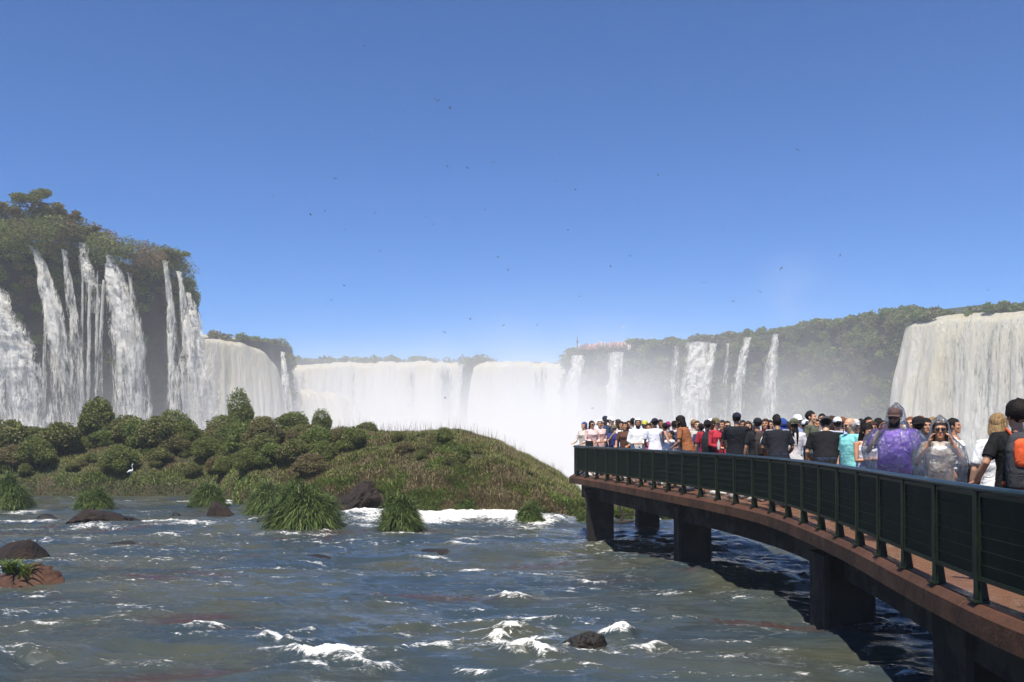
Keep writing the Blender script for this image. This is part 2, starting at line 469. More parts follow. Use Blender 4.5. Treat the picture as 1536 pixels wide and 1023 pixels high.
def shag(P, D, L, width, seed, cols, seg=4, droop=.68):
    """leaves that start along D and hang over under their own weight"""
    r = np.random.default_rng(seed); n = len(P)
    L = L * (1 + .3 * r.normal(size=n)).clip(.4, 1.7)
    D = D + r.normal(size=(n, 3)) * .35; D[:, 2] += .45; D /= np.linalg.norm(D, axis=1)[:, None]
    side = np.cross(D, [0, 0, 1.]) + r.normal(size=(n, 3)) * .15; side /= np.linalg.norm(side, axis=1)[:, None] + 1e-9
    rows = []
    for k in range(seg + 1):
        f = k / seg
        c = P + D * (L * f)[:, None] - np.array([0, 0, 1.]) * (L * droop * f * f)[:, None]
        w = width * (1 - f ** 2) + width * .08
        rows += [c - side * w / 2, c + side * w / 2]
    V = np.stack(rows, 1).reshape(-1, 3); k = 2 * (seg + 1)
    f = np.concatenate([np.arange(n)[:, None] * k + np.array([2 * j, 2 * j + 1, 2 * j + 3, 2 * j + 2]) for j in range(seg)])
    c = np.array(cols)[r.integers(0, len(cols), n)] * (1 + .2 * r.normal(size=(n, 1))).clip(.5, 1.6)
    return V, f, np.repeat(c, k, 0)
def merge(parts):
    V, Fs, C, n = [], [], [], 0
    for v, f, c in parts:
        V.append(v); Fs.append(f + n); C.append(c); n += len(v)
    return np.concatenate(V), np.concatenate(Fs), np.concatenate(C)
def blob_points(n, rad, seed, shell=.55, lumps=6):
    """points in a lumpy dome-like crown"""
    r = np.random.default_rng(seed)
    d = r.normal(size=(n, 3)); d /= np.linalg.norm(d, axis=1)[:, None]
    lump = 1 + .16 * vnoise(d[:, 0] * lumps * .35 + seed, d[:, 1] * lumps * .35, d[:, 2] * lumps * .35, seed) + .1 * vnoise(d[:, 0] * lumps + seed, d[:, 1] * lumps, d[:, 2] * lumps, seed + 3)
    rr = (shell + (1 - shell) * r.random(n) ** .6) * lump
    return d * rr[:, None] * np.array(rad)
GREEN = ((.140, .180, .042), (.180, .205, .052), (.112, .150, .038), (.21, .215, .068))
OLIVE = ((.170, .168, .058), (.20, .17, .07), (.14, .145, .05), (.23, .185, .085))
BRIGHT = ((.115, .180, .035), (.145, .205, .042), (.09, .145, .030), (.17, .21, .06))
BROWN = ((.21, .135, .078), (.18, .125, .075), (.25, .17, .10), (.15, .12, .058))
m_leafy = m_leaf('leaf')
m_grass = m_leaf('grass blade', .2)
m_bark = m_mottled('bark', (.05, .04, .03), (.09, .075, .055), 6, .9, .6, .02)

# ================================================================== ISLAND
SHX = np.array([-60, -40, -29.5, -17, -14, -9.6, -6.8, -3.5, -.8, 1.2, 2.3, 3.2, 4.0])
SHY = np.array([56, 55, 53, 51.5, 46, 42.5, 40, 38.2, 37.6, 37.6, 38.6, 40.5, 42.5])
RDX = np.array([-60, -34, -26, -20, -15, -11, -7.5, -3, -.6, 1.1, 2.6, 3.5, 4.2])
RDZ = np.array([-.4, -.5, -.5, -.4, -.1, -.15, -.25, -.05, -.85, -1.75, -2.6, -3.3, -4.2])
def shore(X): return np.interp(X, SHX, SHY) + .5 * fbm(np.asarray(X) * .5, 0, 0, 3, 61)
def island_z(X, Y):
    t = (Y - shore(X)) / 11.0
    rz = np.interp(X, RDX, RDZ)
    h0 = zwater(Y) - .35
    p = np.where(t < 1, 1 - (1 - np.clip(t, 0, 1)) ** 2.2, 1.0)
    bank = .75 * sstep(0, .07, t)
    z = h0 + bank + (rz - h0 - .75) * p + (.28 * fbm(X * .35, Y * .35, 0, 4, 62) + .12 * fbm(X * 1.3, Y * 1.3, 0, 3, 63)) * sstep(0, .2, t)
    z = np.where(t < 0, h0 - 3 * np.clip(-t, 0, 1), z)
    return z - 34 * sstep(1.5, 2.3, t) ** 1.5
def island():
    X = np.linspace(-60, 6, 330); Y = np.linspace(35.5, 84, 250)
    A, B = np.meshgrid(X, Y, indexing='ij')
    V = np.stack([A, B, island_z(A, B)], -1).reshape(-1, 3)
    m = m_mottled('island soil', (.035, .032, .016), (.055, .045, .024), .8, .9, .6, .1, (.04, .05, .018))
    tag(obj('island_terrain', mesh_np('island_terrain', V, grid_faces(330, 250), m, True)), 'low island of earth and basalt in the river', kind='structure')
    # grass over it
    r = np.random.default_rng(5)
    n = 430000
    X = r.uniform(-46, 4.2, n); X = np.where(r.random(n) < .35, r.uniform(-12, 4.2, n), X)
    Y = shore(X) + .15 + 17 * r.random(n) ** 1.35
    patch = fbm(X * .28, Y * .28, 0, 3, 64); br = fbm(X * .9, Y * .9, 3, 3, 65)
    keep = (fbm(X * .6, Y * .6, 7, 3, 66) > -.62)
    # bare rock face
    rock = ((X + 6.6) / 1.0) ** 2 + ((Y - shore(X) - .2) / 1.0) ** 2 < 1
    keep &= ~rock
    X, Y, patch, br = X[keep], Y[keep], patch[keep], br[keep]
    P = np.stack([X, Y, island_z(X, Y) - .03], 1)
    tt = Y - shore(X)
    parts = []
    sel_b = (br > .24) | (patch > .5)
    sel_g = ~sel_b & ((tt < 1.6) | ((patch < -.3)))
    sel_m = ~sel_b & ~sel_g
    H = .16 + .10 * np.clip(patch + .3, 0, 1) + .18 * np.clip(fbm(X * .5, Y * .5, 8, 3, 67), -.3, 1)
    parts.append(blades(P[sel_m], H[sel_m] * 1.05, .040, 1, GREEN + OLIVE, .55))
    parts.append(blades(P[sel_b], H[sel_b] * .95, .036, 2, OLIVE + BROWN, .45))
    parts.append(blades(P[sel_g], H[sel_g] * 1.1, .045, 3, BRIGHT + GREEN, .7))
    # tall dry stems along the crest
    n = 700
    X = r.uniform(-12, 2.8, n); Y = shore(X) + r.uniform(6, 13, n)
    parts.append(blades(np.stack([X, Y, island_z(X, Y)], 1), 0.75, .018, 4, BROWN + ((.16, .12, .07),), .22))
    V, f, c = merge(parts)
    tag(obj('island_grass', mesh_np('island_grass', V, f, m_grass, False, None, c)), 'rough green and brown grass covering the island', 'grass', kind='stuff')
island()

# ------------------------------------------------------------------ shrubs on the island
def shrub_protos():
    out = []
    for i, (pal, asp) in enumerate([(GREEN, .95), (GREEN, .8), (GREEN + OLIVE, .85), (OLIVE, .75), (GREEN, 1.15), (OLIVE + BROWN, .7), (BRIGHT + GREEN, .75)]):
        q = np.random.default_rng(300 + i)
        lobes = [blob_points(3600, (.36, .36, .40 * asp), 100 + i, .55, 7) + np.array([0, 0, .54 * asp])]
        for k in range(5):
            a = k * 1.26 + q.uniform(-.4, .4); rr = q.uniform(.20, .30); s_ = q.uniform(.18, .27)
            lobes.append(blob_points(1700, (s_, s_, s_ * asp), 400 + 10 * i + k, .5, 6) + np.array([rr * math.cos(a), rr * math.sin(a), q.uniform(.22, .60) * asp]))
        P = np.concatenate(lobes)
        P = P[P[:, 2] > -.05]
        V, f, c = leaf_cloud(P, (.055, .075, .06, .05, .06, .085, .07)[i], (.36, .3, .5, .36, .3, .22, .3)[i], 200 + i, pal, droop=-.15)
        crown = mesh_np('crown', V, f, m_leafy, False, None, c)
        mb = MB()
        for k in range(6):
            a = k * 1.05 + i
            mb.tube([[0, 0, -.15], [.06 * math.cos(a), .06 * math.sin(a), .12], [.26 * math.cos(a), .26 * math.sin(a), .42 * asp]], [.03, .022, .008], 5)
        out.append((crown, mb.mesh('stem', m_bark)))
    return out
SHRUBS = shrub_protos()
def shrub(kind, pos, w, h, label, group=None, name='shrub'):
    t = thing(name, label, 'shrub', pos, random.uniform(0, 6.28), group, (w, w, h))
    obj('crown', SHRUBS[kind][0], t); obj('stem', SHRUBS[kind][1], t)
    return t
def shrub_px(kind, px, top, width, Y, label, base=None, group=None):
    s = F / Y
    X = (px - CX) / s
    ztop = (HY - top) / s
    zb = float(island_z(np.array(X), np.array(Y))) - .1 if base is None else base
    w = width / s
    h = max(ztop - zb, .5 * w)
    zb = ztop - h
    asp = [.95, .8, .85, .75, 1.15, .7, .75][kind]
    hs = h / (.94 * asp)
    shrub(kind, (X, Y, zb), w * 1.0, hs, label, group)
SILH = [  # kind, x, top, width, distance, label
 (1, 148, 597, 64, 62, 'tall rounded green shrub rising highest at the left side of the island'),
 (4, 359, 583, 50, 63, 'pointed dark shrub like a cone standing above the island thicket'),
 (0, 335, 622, 70, 60, 'broad green shrub at the left foot of the cone shaped shrub'),
 (0, 395, 624, 48, 60, 'dark shrub just right of the cone shaped shrub'),
 (1, 440, 618, 62, 58, 'leafy shrub left of the twin topped shrub near the island crest'),
 (4, 482, 613, 40, 59, 'narrow upright shrub with pale falls behind, beside the leafy crest shrub'),
 (2, 462, 636, 76, 56, 'wide low shrub beneath the narrow upright crest shrub'),
 (1, 551, 633, 38, 53, 'small domed shrub alone on the grassy crest'),
 (2, 192, 622, 58, 60, 'green shrub leaning against the tallest left shrub'),
 (0, 232, 628, 66, 64, 'flat topped shrub in front of the strongest narrow fall'),
 (2, 285, 640, 58, 63, 'low olive shrub below the shaded cascade'),
 (1, 52, 640, 52, 64, 'rounded shrub in the spray at the far left of the thicket'),
 (0, 96, 646, 48, 61, 'small round shrub left of the tallest island shrub'),
 (0, 6, 640, 52, 63, 'shrub cut by the left picture edge in front of the spray'),
 (1, 125, 655, 42, 59, 'little dark shrub below the tallest left shrub'),
 (2, 410, 640, 60, 57, 'grey green shrub below the gap in the crest bushes'),
 (3, 515, 650, 60, 53, 'brownish shrub on the slope left of the small domed shrub'),
 (2, 590, 646, 50, 52, 'olive shrub right of the small domed shrub on the crest'),
]
for a in SILH: shrub_px(*a)
rs = random.Random(11)
for i in range(190):
    X = rs.uniform(-38, -8.5) if i < 165 else rs.uniform(-9, -2.0)
    Y = float(shore(X)) + rs.uniform(1.2, 10.5) * (1 if X < -9 else .75)
    if Y - float(shore(X)) > 7.6: continue
    if abs(X + 7.6) < 2.0 and Y - float(shore(X)) < 3.5: continue
    w = (.8 + 2.3 * rs.random() ** 1.6) * (1 if X < -13 else .75 if X < -8 else .4)
    k = rs.choice([0, 0, 1, 2, 2, 3, 5, 6])
    lab = {0: 'dark green shrub merged into the island thicket', 1: 'domed green shrub merged into the island thicket', 2: 'mixed green and olive shrub in the island thicket', 3: 'olive shrub low on the island slope', 5: 'brownish dry shrub low on the island slope', 6: 'bright green shrub low on the island slope'}[k]
    shrub(k, (X, Y, float(island_z(np.array(X), np.array(Y))) - .12), w, w * rs.uniform(.75, 1.05) * (.7 if Y - float(shore(X)) > 7 else 1), lab, 'shrubs of the island thicket')
for i, (px, top, wd, Y) in enumerate([(935, 757, 40, 37.5), (965, 762, 34, 38), (1000, 760, 36, 37.6)]):
    p = at(px, 782, Y)
    shrub(6, tuple(p), wd * Y / F, wd * .9 * Y / F, ['bright shrub at the river lip left of the rear pier', 'bright shrub at the river lip behind the rear pier', 'bright shrub at the river lip right of the rear pier'][i], 'shrubs on the river lip')

# ------------------------------------------------------------------ rocks
def rock_mesh(seed, sub=5, rough=.35, cuts=16):
    bm = bmesh.new()
    bmesh.ops.create_icosphere(bm, subdivisions=sub, radius=1)
    V = np.array([v.co for v in bm.verts])
    f = np.array([[v.index for v in q.verts] for q in bm.faces]); bm.free()
    d = 1 + rough * 1.5 * fbm(V[:, 0] * 1.3 + seed * 3, V[:, 1] * 1.3, V[:, 2] * 1.3, 5, seed) - .45 * np.abs(fbm(V[:, 0] * 2.2, V[:, 1] * 2.2 + seed, V[:, 2] * 2.2, 4, seed + 5)) + .10 * fbm(V[:, 0] * 9, V[:, 1] * 9, V[:, 2] * 9, 3, seed + 8)
    V = V * d[:, None]
    r = np.random.default_rng(seed + 77)                 # fracture planes
    for _ in range(cuts):
        nn = r.normal(size=3); nn[2] = abs(nn[2]) * .8; nn /= np.linalg.norm(nn); hh = r.uniform(.50, .80)
        k = V @ nn - hh
        V = V - np.where(k > 0, k * .92, 0)[:, None] * nn
    V = V * (1 + .05 * fbm(V[:, 0] * 6, V[:, 1] * 6, V[:, 2] * 6, 4, seed + 9))[:, None]
    return V * 1.18, f
m_dark = m_mottled('dark wet rock', (.006, .005, .005), (.018, .013, .010), 3, .5, .8, .05, (.020, .017, .014), .35)
m_red = m_mottled('red brown rock', (.055, .023, .013), (.09, .04, .022), 2.5, .7, .7, .05, (.045, .028, .02))
m_brown = m_mottled('brown basalt', (.018, .012, .009), (.046, .027, .018), 3.5, .6, 1.0, .14, (.03, .024, .018))
def rock(px, py, wpx, hpx, mat, label, seed, depth=.8, sink=.45, group=None):
    c = on_water(px, py); s = F / c[1]
    V, f = rock_mesh(seed)
    w, h = wpx / s, hpx / s
    V = V * np.array([w * .55, w * .5 * depth, h * 1.35]) 
    o = obj('river_rock', mesh_np('river_rock', V, f, mat, True), None, (c[0], c[1] + w * .4 * depth, c[2] - .02 + .0 * h))
    return tag(o, label, 'rock', group)
rock(135, 788, 108, 17, m_brown, 'long brown rock ledge in the rapids left of the near tussocks', 1)
rock(200, 789, 40, 8, m_dark, 'low dark tail of rock right of the long brown ledge', 2)
rock(60, 781, 48, 7, m_dark, 'small flat dark rock left of the long brown ledge', 3)
rock(324, 775, 48, 20, m_brown, 'rounded brown boulder below the small grass tussock', 4)
rock(263, 775, 16, 6, m_dark, 'tiny dark rock poking from smooth water left of the rounded boulder', 5)
rock(213, 788, 14, 6, m_dark, 'tiny black rock at the edge of white water', 6)
rock(168, 825, 74, 10, m_dark, 'flat jagged dark rock alone in blue water', 7)
rock(18, 845, 84, 26, m_brown, 'big brown rock in the water at the left picture edge', 8)
rock(58, 836, 26, 6, m_dark, 'low dark rock beside the big brown edge rock', 9)
rock(22, 884, 128, 26, m_red, 'red earth coloured rock with two leafy plants on top', 10)
rock(885, 977, 72, 24, m_dark, 'black wet boulder with white water breaking round it', 11)
rock(405, 788, 70, 17, m_dark, 'dark rock foot under the largest grass tussock', 12)
rock(462, 797, 90, 8, m_dark, 'dark stone shelf at the waterline of the largest tussock', 16)
rock(620, 797, 40, 6, m_dark, 'dark stone foot of the round tussock in the foam', 17)
rock(470, 841, 64, 7, m_dark, 'low dark jagged rock breaking the surface in mid river', 13, .8)
rock(650, 830, 60, 6, m_dark, 'low dark rock bar with foam along it, right of mid river', 14, .8)
def outcrop():
    c = on_water(537, 771); s = F / c[1]
    V, f = rock_mesh(31, 6, .4, 5)
    V = V * np.array([1.45, 1.3, 1.15])
    o = obj('rock_outcrop', mesh_np('rock_outcrop', V, f, m_brown, True), None, (c[0], c[1] + 1.45, c[2] + .30))
    tag(o, 'brown rock outcrop like a cave mouth in the island bank', 'rock')
    V, f = rock_mesh(33)
    o = obj('river_rock', mesh_np('river_rock', V * np.array([.42, .4, .28]), f, m_brown, True), None, tuple(on_water(552, 771) + np.array([0, -.1, .05])))
    tag(o, 'pale brown stone at the foot of the rock outcrop', 'rock')
outcrop()

# ------------------------------------------------------------------ grass tussocks standing in the river
TUSS = ((.060, .100, .020), (.085, .130, .028), (.045, .072, .018), (.12, .16, .040))
def tussock(px, base, top, wpx, label, seed, pal=BRIGHT):
    c = on_water(px, base); s = F / c[1]
    w, h = .88 * wpx / s, (base - top) / s
    r = np.random.default_rng(seed)
    t = thing('grass_tussock', label, 'grass tussock', tuple(c + np.array([0, w * .4, 0])), 0, 'grass tussocks in the rapids')
    parts = []
    for lay, (k, ln, pl) in enumerate([(.62, .34, TUSS[:3]), (.76, .34, TUSS), (.84, .32, TUSS + ((.22, .25, .09),) + (pal[0],))]):
        n = int(900 + 2000 * w)
        az = r.uniform(0, 6.283, n); el = np.arcsin(r.uniform(.02, 1, n))
        d = np.stack([np.cos(az) * np.cos(el), np.sin(az) * np.cos(el), np.sin(el)], 1)
        lum = 1 + .30 * vnoise(d[:, 0] * 2.2 + seed, d[:, 1] * 2.2, d[:, 2] * 2.2, seed) + .12 * r.normal(size=n)
        P = d * np.array([.5 * w, .45 * w, .86 * h]) * (k * lum)[:, None] + np.array([0, 0, .08 * h])
        parts.append(shag(P, d, h * ln * .9, .015 + .007 * w, seed + lay, pl))
    V, f, cc = merge(parts)
    obj('foliage', mesh_np('foliage', V, f, m_grass, False, None, cc), t)
    V, f = rock_mesh(seed)
    o = obj('rock_base', mesh_np('rock_base', V * np.array([w * .40, w * .36, h * .42]), f, m_dark, True), t)
tussock(448, 798, 727, 112, 'largest grass tussock on a dark rock, standing in the middle rapids', 41)
tussock(599, 800, 745, 64, 'round grass tussock surrounded by white foam', 42)
tussock(306, 762, 722, 46, 'small grass tussock above the rounded brown boulder', 43)
tussock(130, 768, 734, 54, 'grass tussock behind the long brown rock ledge', 44)
tussock(6, 766, 715, 56, 'grass tussock at the left edge of the photo', 45)
tussock(794, 791, 757, 46, 'grass tussock at the right end of the white rapids', 46)
tussock(884, 786, 765, 34, 'small grass tussock beside the first pier', 47)
tussock(398, 775, 722, 60, 'pale tussock on the island shore left of the largest one', 48, GREEN)
tussock(640, 772, 752, 40, 'low grass clump on the bank above the white rapids', 49, OLIVE)
tussock(705, 776, 750, 48, 'bright low grass clump on the bank above the white rapids', 50, BRIGHT)

# two leafy plants on the red rock
def plant(px, py, wpx, label, seed):
    p = on_water(22, 884); Y = p[1] + .35; s = F / Y
    pos = at(px, py, Y)
    t = thing('leafy_plant', label, 'plant', tuple(pos), 0, 'plants on the red rock')
    r = np.random.default_rng(seed); w = wpx / s
    V, f, c = blades(r.normal(size=(60, 3)) * np.array([.12, .12, .03]) * w, w * .62, .09 * w, seed, ((.13, .19, .03), (.17, .22, .04), (.09, .14, .03)), .8, 4)
    obj('foliage', mesh_np('foliage', V, f, m_grass, False, None, c), t)
    MB().tube([[0, 0, -.25 * w], [.02 * w, 0, .2 * w]], [.03 * w, .015 * w], 5).build('stem', m_bark, t)
plant(16, 858, 40, 'bright green plant at the back of the red rock', 3)
plant(36, 866, 46, 'yellow green plant at the front of the red rock', 4)

# ================================================================== CLIFFS
def dense(pts, step):
    P = np.array(pts, float); out = [P[0]]
    for a, b in zip(P[:-1], P[1:]):
        n = max(1, int(np.linalg.norm((b - a)[:2]) / step))
        out += [a + (b - a) * (k + 1) / n for k in range(n)]
    return np.array(out)
def normals2(P, side):
    T = np.gradient(P[:, :2], axis=0)
    k = 5
    Ts = np.stack([np.convolve(np.pad(T[:, i], k, mode='edge'), np.ones(2 * k + 1) / (2 * k + 1), 'valid') for i in (0, 1)], 1)
    N = np.stack([-Ts[:, 1], Ts[:, 0]], 1) * side
    return N / (np.linalg.norm(N, axis=1)[:, None] + 1e-9)
def cliff(name, label, pts, side, mat, seed, step=1.6, zb=-37, amp=2.4, back=70, rise=3.0, over=1.5, zstep=1.5):
    """pts: lip polyline (x, y, ztop); the wall drops from it to zb; the plateau runs back behind it"""
    P = dense(pts, step); N = normals2(P, side)
    nv = int((P[:, 2].max() - zb) / zstep)
    rows = []
    for v in range(nv):
        f = v / (nv - 1)
        z = zb + (P[:, 2] - zb) * f
        d = amp * fbm(P[:, 0] * .09, P[:, 1] * .09, z * .045, 4, seed) + amp * .35 * fbm(P[:, 0] * .4, P[:, 1] * .4, z * .16, 4, seed + 1)
        d = d + over * sstep(.75, .97, f) - 3.0 * sstep(.97, 1.0, f) * 0
        led = .7 * np.abs(np.sin(z * .55 + 2 * fbm(P[:, 0] * .05, P[:, 1] * .05, 0, 2, seed + 2)))
        rows.append(np.stack([P[:, 0] + N[:, 0] * (d - led), P[:, 1] + N[:, 1] * (d - led), z], 1))
    for k in (3, 10, 25, back):
        q = np.stack([P[:, 0] - N[:, 0] * k, P[:, 1] - N[:, 1] * k, P[:, 2] + rise * sstep(0, 25, k) + .5 * fbm(P[:, 0] * .1, P[:, 1] * .1, k, 3, seed)], 1)
        rows.append(q)
    V = np.stack(rows, 1)
    o = obj(name, mesh_np(name, V.reshape(-1, 3), grid_faces(V.shape[0], V.shape[1]), mat, True))
    tag(o, label, kind='structure')
    return P, N
def tuft_stuff(name, label, centers, rad, n, size, pal, seed, asp=.4, droop=-.1, flat=.75):
    r = np.random.default_rng(seed)
    parts = []
    protos = [blob_points(n, (1, 1, flat), seed * 10 + k, .25, 8) for k in range(6)]
    for i, c in enumerate(centers):
        p = protos[i % 6]
        a = r.uniform(0, 6.28); co, si = math.cos(a), math.sin(a)
        q = np.stack([p[:, 0] * co - p[:, 1] * si, p[:, 0] * si + p[:, 1] * co, p[:, 2]], 1) * (rad[i] if not np.isscalar(rad) else rad)
        pl = pal[i % len(pal)]
        parts.append(leaf_cloud(q + c, size, asp, seed * 1000 + i, pl, droop=droop))
    V, f, c = merge(parts)
    o = obj(name, mesh_np(name, V, f, m_leafy, False, None, c))
    return tag(o, label, 'vegetation', kind='stuff')

m_cliffL = m_mottled('dark cliff rock', (.010, .008, .007), (.026, .018, .014), .16, .6, .9, .5, (.022, .030, .012), .4)
m_cliffR = m_mottled('green cliff', (.022, .026, .016), (.036, .044, .022), .12, .8, .9, .8, (.05, .04, .026))
# left cliff: falls L1..L8
LP, LN = cliff('cliff_left', 'dark overhanging basalt cliff with hanging plants', [(-131, 98, 33), (-107, 120, 32.5), (-88, 135, 31.2), (-76.5, 142, 30.2), (-67, 150, 28.4), (-60.5, 156, 27.2), (-59.5, 163, 27), (-64, 176, 26.5), (-80, 190, 25)], -1, m_cliffL, 3, 1.3)
# second headland (behind the sunlit curtain) and the small rocky nose to its right
SP, SN = cliff('cliff_middle', 'rocky headland behind the sunlit curtain of water', [(-112, 205, 23.5), (-92, 216, 23.5), (-80, 224, 23.5), (-70, 231, 23.6), (-66, 241, 23.6), (-63.5, 247, 23.6), (-64.5, 256, 23.4), (-70, 275, 24), (-95, 300, 24)], -1, m_cliffL, 5, 1.6)
# far horseshoe
CP, CN = cliff('cliff_far', 'far horseshoe rim of the great falls', [(-150, 322, 26), (-88, 345, 26), (-60, 352, 26), (-20, 352, 26), (-4, 346, 26), (6, 352, 26), (22, 350, 26.2), (45, 345, 26)], -1, m_cliffL, 7, 2.5, amp=2)
# right headland and wall
RP, RN = cliff('cliff_right', 'shaded green cliff wall along the right side of the gorge', [(34, 340, 26), (22, 318, 26.2), (20, 303, 26.4), (27, 297, 26.6), (42, 291, 28), (58, 290, 28.5), (72, 288, 30), (86, 273, 30.5), (97, 256, 31), (103, 240, 31.5), (104, 231, 29), (98, 226, 27), (95, 221, 26.5), (98, 214, 26.5), (105, 207, 26.5), (113, 199, 27), (126, 184, 27), (150, 160, 27)], -1, m_cliffR, 9, 2.0, amp=2.0, over=.6)

def along(P, N, n, seed, f0=0, f1=1, out=(-1.5, 1.5), zoff=(-1, 1)):
    r = np.random.default_rng(seed)
    i = (r.uniform(f0, f1, n) * (len(P) - 1)).astype(int)
    d = r.uniform(*out, n)
    return np.stack([P[i, 0] + N[i, 0] * d, P[i, 1] + N[i, 1] * d, P[i, 2] + r.uniform(*zoff, n)], 1), r
# vegetation on the left cliff: rim, slope behind, hanging curtains
c1, r = along(LP, LN, 330, 1, .1, .86, (-4, 1.6), (-1.8, .5))
c2, _ = along(LP, LN, 200, 2, .1, .86, (-16, -3), (-.3, 1.3))
c3, _ = along(LP, LN, 230, 3, .1, .9, (.7, 1.9), (-7, -1.2))
c4, _ = along(LP, LN, 110, 4, .05, .8, (.4, 1.9), (-20, -6))
C = np.concatenate([c1, c2, c3, c4]); rad = np.concatenate([r.uniform(.7, 1.7, len(c1)), r.uniform(.9, 2.0, len(c2)), r.uniform(.5, 1.4, len(c3)), r.uniform(.6, 1.6, len(c4))])
tuft_stuff('cliff_vegetation', 'green and rusty plants hanging over the left cliff rim', C, rad, 420, .36, (GREEN, BRIGHT, GREEN, OLIVE, BRIGHT, GREEN, GREEN, BROWN, OLIVE, GREEN), 12, flat=.7)
# a denser hill of undergrowth at the top left
hx = np.array([at(x, y, Y) for x, y, Y in [(0, 330, 136), (20, 322, 138), (45, 325, 139), (65, 322, 140), (85, 330, 141), (30, 345, 134), (60, 345, 136), (5, 350, 132), (95, 345, 140), (120, 352, 142), (135, 350, 143), (-20, 320, 134), (-40, 320, 130), (160, 362, 144), (185, 372, 147), (210, 376, 150), (252, 386, 155), (262, 390, 155), (243, 386, 153), (228, 382, 152), (110, 345, 141), (75, 338, 138), (150, 366, 141), (225, 386, 149)]])
tuft_stuff('cliff_undergrowth', 'mixed olive and brown undergrowth above the left cliff', np.concatenate([hx, hx + np.array([0, 3, -1.2])]), np.concatenate([np.full(len(hx), 2.6), np.full(len(hx), 2.8)]), 900, .38, (OLIVE, GREEN, GREEN, BROWN, GREEN), 13, flat=.8)
# vegetation on the other cliffs
c1, r = along(SP, SN, 70, 6, .25, 1.0, (-8, 1), (-.3, 1.2))
c2, _ = along(SP, SN, 40, 7, .52, .75, (0.2, 2), (-16, -1))
tuft_stuff('headland_vegetation', 'hazy scrub on top of the middle headland', np.concatenate([c1, c2]), r.uniform(1.0, 2.4, 110), 260, .7, (OLIVE, GREEN, GREEN), 14)
c1, r = along(RP, RN, 640, 8, .06, .995, (-9, 1.2), (-.8, 1.7))
c2, _ = along(RP, RN, 420, 9, .05, .63, (0.3, 2.2), (-36, -1))
# forest on the right rim rises behind the right-hand falls
c3 = []
for px, py, Y in [(1190, 492, 292), (1215, 487, 288), (1240, 482, 284), (1265, 477, 280), (1290, 471, 276), (1310, 468, 272), (1335, 464, 268), (1360, 462, 262), (1385, 465, 258), (1410, 467, 254), (1430, 466, 250), (1450, 468, 246), (1475, 469, 242), (1500, 468, 236), (1520, 463, 232), (1540, 462, 228), (1560, 460, 225), (1590, 458, 222), (1160, 496, 298), (1130, 500, 302), (1105, 506, 304), (1340, 475, 250), (1365, 476, 246), (1320, 480, 252), (1300, 482, 258)]:
    for k in range(9):
        c3.append(at(px + rs.uniform(-16, 16), py + 7 + 3.5 * k + rs.uniform(-3, 2), Y - k))
c3 = np.array(c3)
tuft_stuff('cliff_forest', 'hazy green growth over the right cliff and its rim', np.concatenate([c1, c2, c3]), np.concatenate([r.uniform(1.0, 1.9, 640), r.uniform(1.2, 3.0, 420), r.uniform(1.4, 2.3, len(c3))]), 210, .95, (GREEN, GREEN, OLIVE, GREEN, BRIGHT), 15, flat=.8)
# far tree line beyond the horseshoe rim
c = []
for i in range(230):
    X = rs.uniform(-135, 60); Y = rs.uniform(400, 440)
    px = CX + X / Y * F
    top = 26 + 7.5 * (1 if px < 640 else max(.25, 1 - (px - 640) / 190)) + rs.uniform(-2, 1.2)
    if 690 < px < 740: top += 2.5
    for z in (top, top - 3.5): c.append((X, Y, z * Y / 420 - 1.0))
tuft_stuff('far_forest', 'hazy line of far trees beyond the horseshoe falls', np.array(c), np.random.default_rng(3).uniform(2, 3.8, len(c)), 150, 1.3, (GREEN, OLIVE, GREEN), 16)
c = np.array([at(x, y, 350) for x, y in [(700, 545), (715, 541), (725, 540), (735, 545), (705, 556), (718, 556), (730, 553), (695, 570), (708, 572), (722, 565)]])
tuft_stuff('rim_vegetation', 'dark rocky scrub splitting the far falls', c, 3.2, 300, 1.0, (GREEN, OLIVE), 17)

# ------------------------------------------------------------------ single trees on the left cliff
def tree(px, base, top, wpx, Y, label, seed, pal, gappy=False):
    s = F / Y
    b = at(px, base, Y); H = (base - top) / s; w = wpx / s
    t = thing('cliff_tree', label, 'tree', tuple(b), 0, 'trees on the left cliff')
    r = np.random.default_rng(seed)
    mb = MB(); tips = []
    mb.tube([[0, 0, -1.5], [.05 * w, 0, H * .3], [0, .03 * w, H * .62]], [.05 * H, .035 * H, .015 * H], 6)
    for k in range(9):
        a = k * 2.4 + seed; z0 = H * r.uniform(.25, .6)
        tip = np.array([math.cos(a) * w * r.uniform(.25, .46), math.sin(a) * w * r.uniform(.2, .4), H * r.uniform(.6, .95)])
        mb.tube([[0, 0, z0], tip * .55 + np.array([0, 0, z0 * .35]), tip], [.02 * H, .014 * H, .005 * H], 5)
        tips.append(tip)
    mb.build('trunk', m_bark, t)
    parts = []
    for i, tip in enumerate(tips):
        P = blob_points(260 if gappy else 420, (w * .2, w * .2, H * .13), seed * 50 + i, .3, 5) + tip
        parts.append(leaf_cloud(P, .34, .4, seed * 70 + i, pal))
    V, f, c = merge(parts)
    obj('crown', mesh_np('crown', V, f, m_leafy, False, None, c), t)
tree(47, 330, 284, 56, 138, 'rounded open green tree topping the left cliff', 1, GREEN + OLIVE)
tree(105, 345, 317, 34, 141, 'small sparse reddish tree right of the tallest cliff tree', 2, BROWN + OLIVE, True)
tree(8, 335, 306, 44, 135, 'bushy brownish tree at the left end of the cliff top', 3, OLIVE + BROWN)
tree(75, 340, 308, 46, 140, 'dull olive tree just right of the tallest cliff tree', 4, OLIVE)
tree(134, 358, 340, 26, 143, 'stunted rusty bush tree on the cliff slope', 5, BROWN, True)
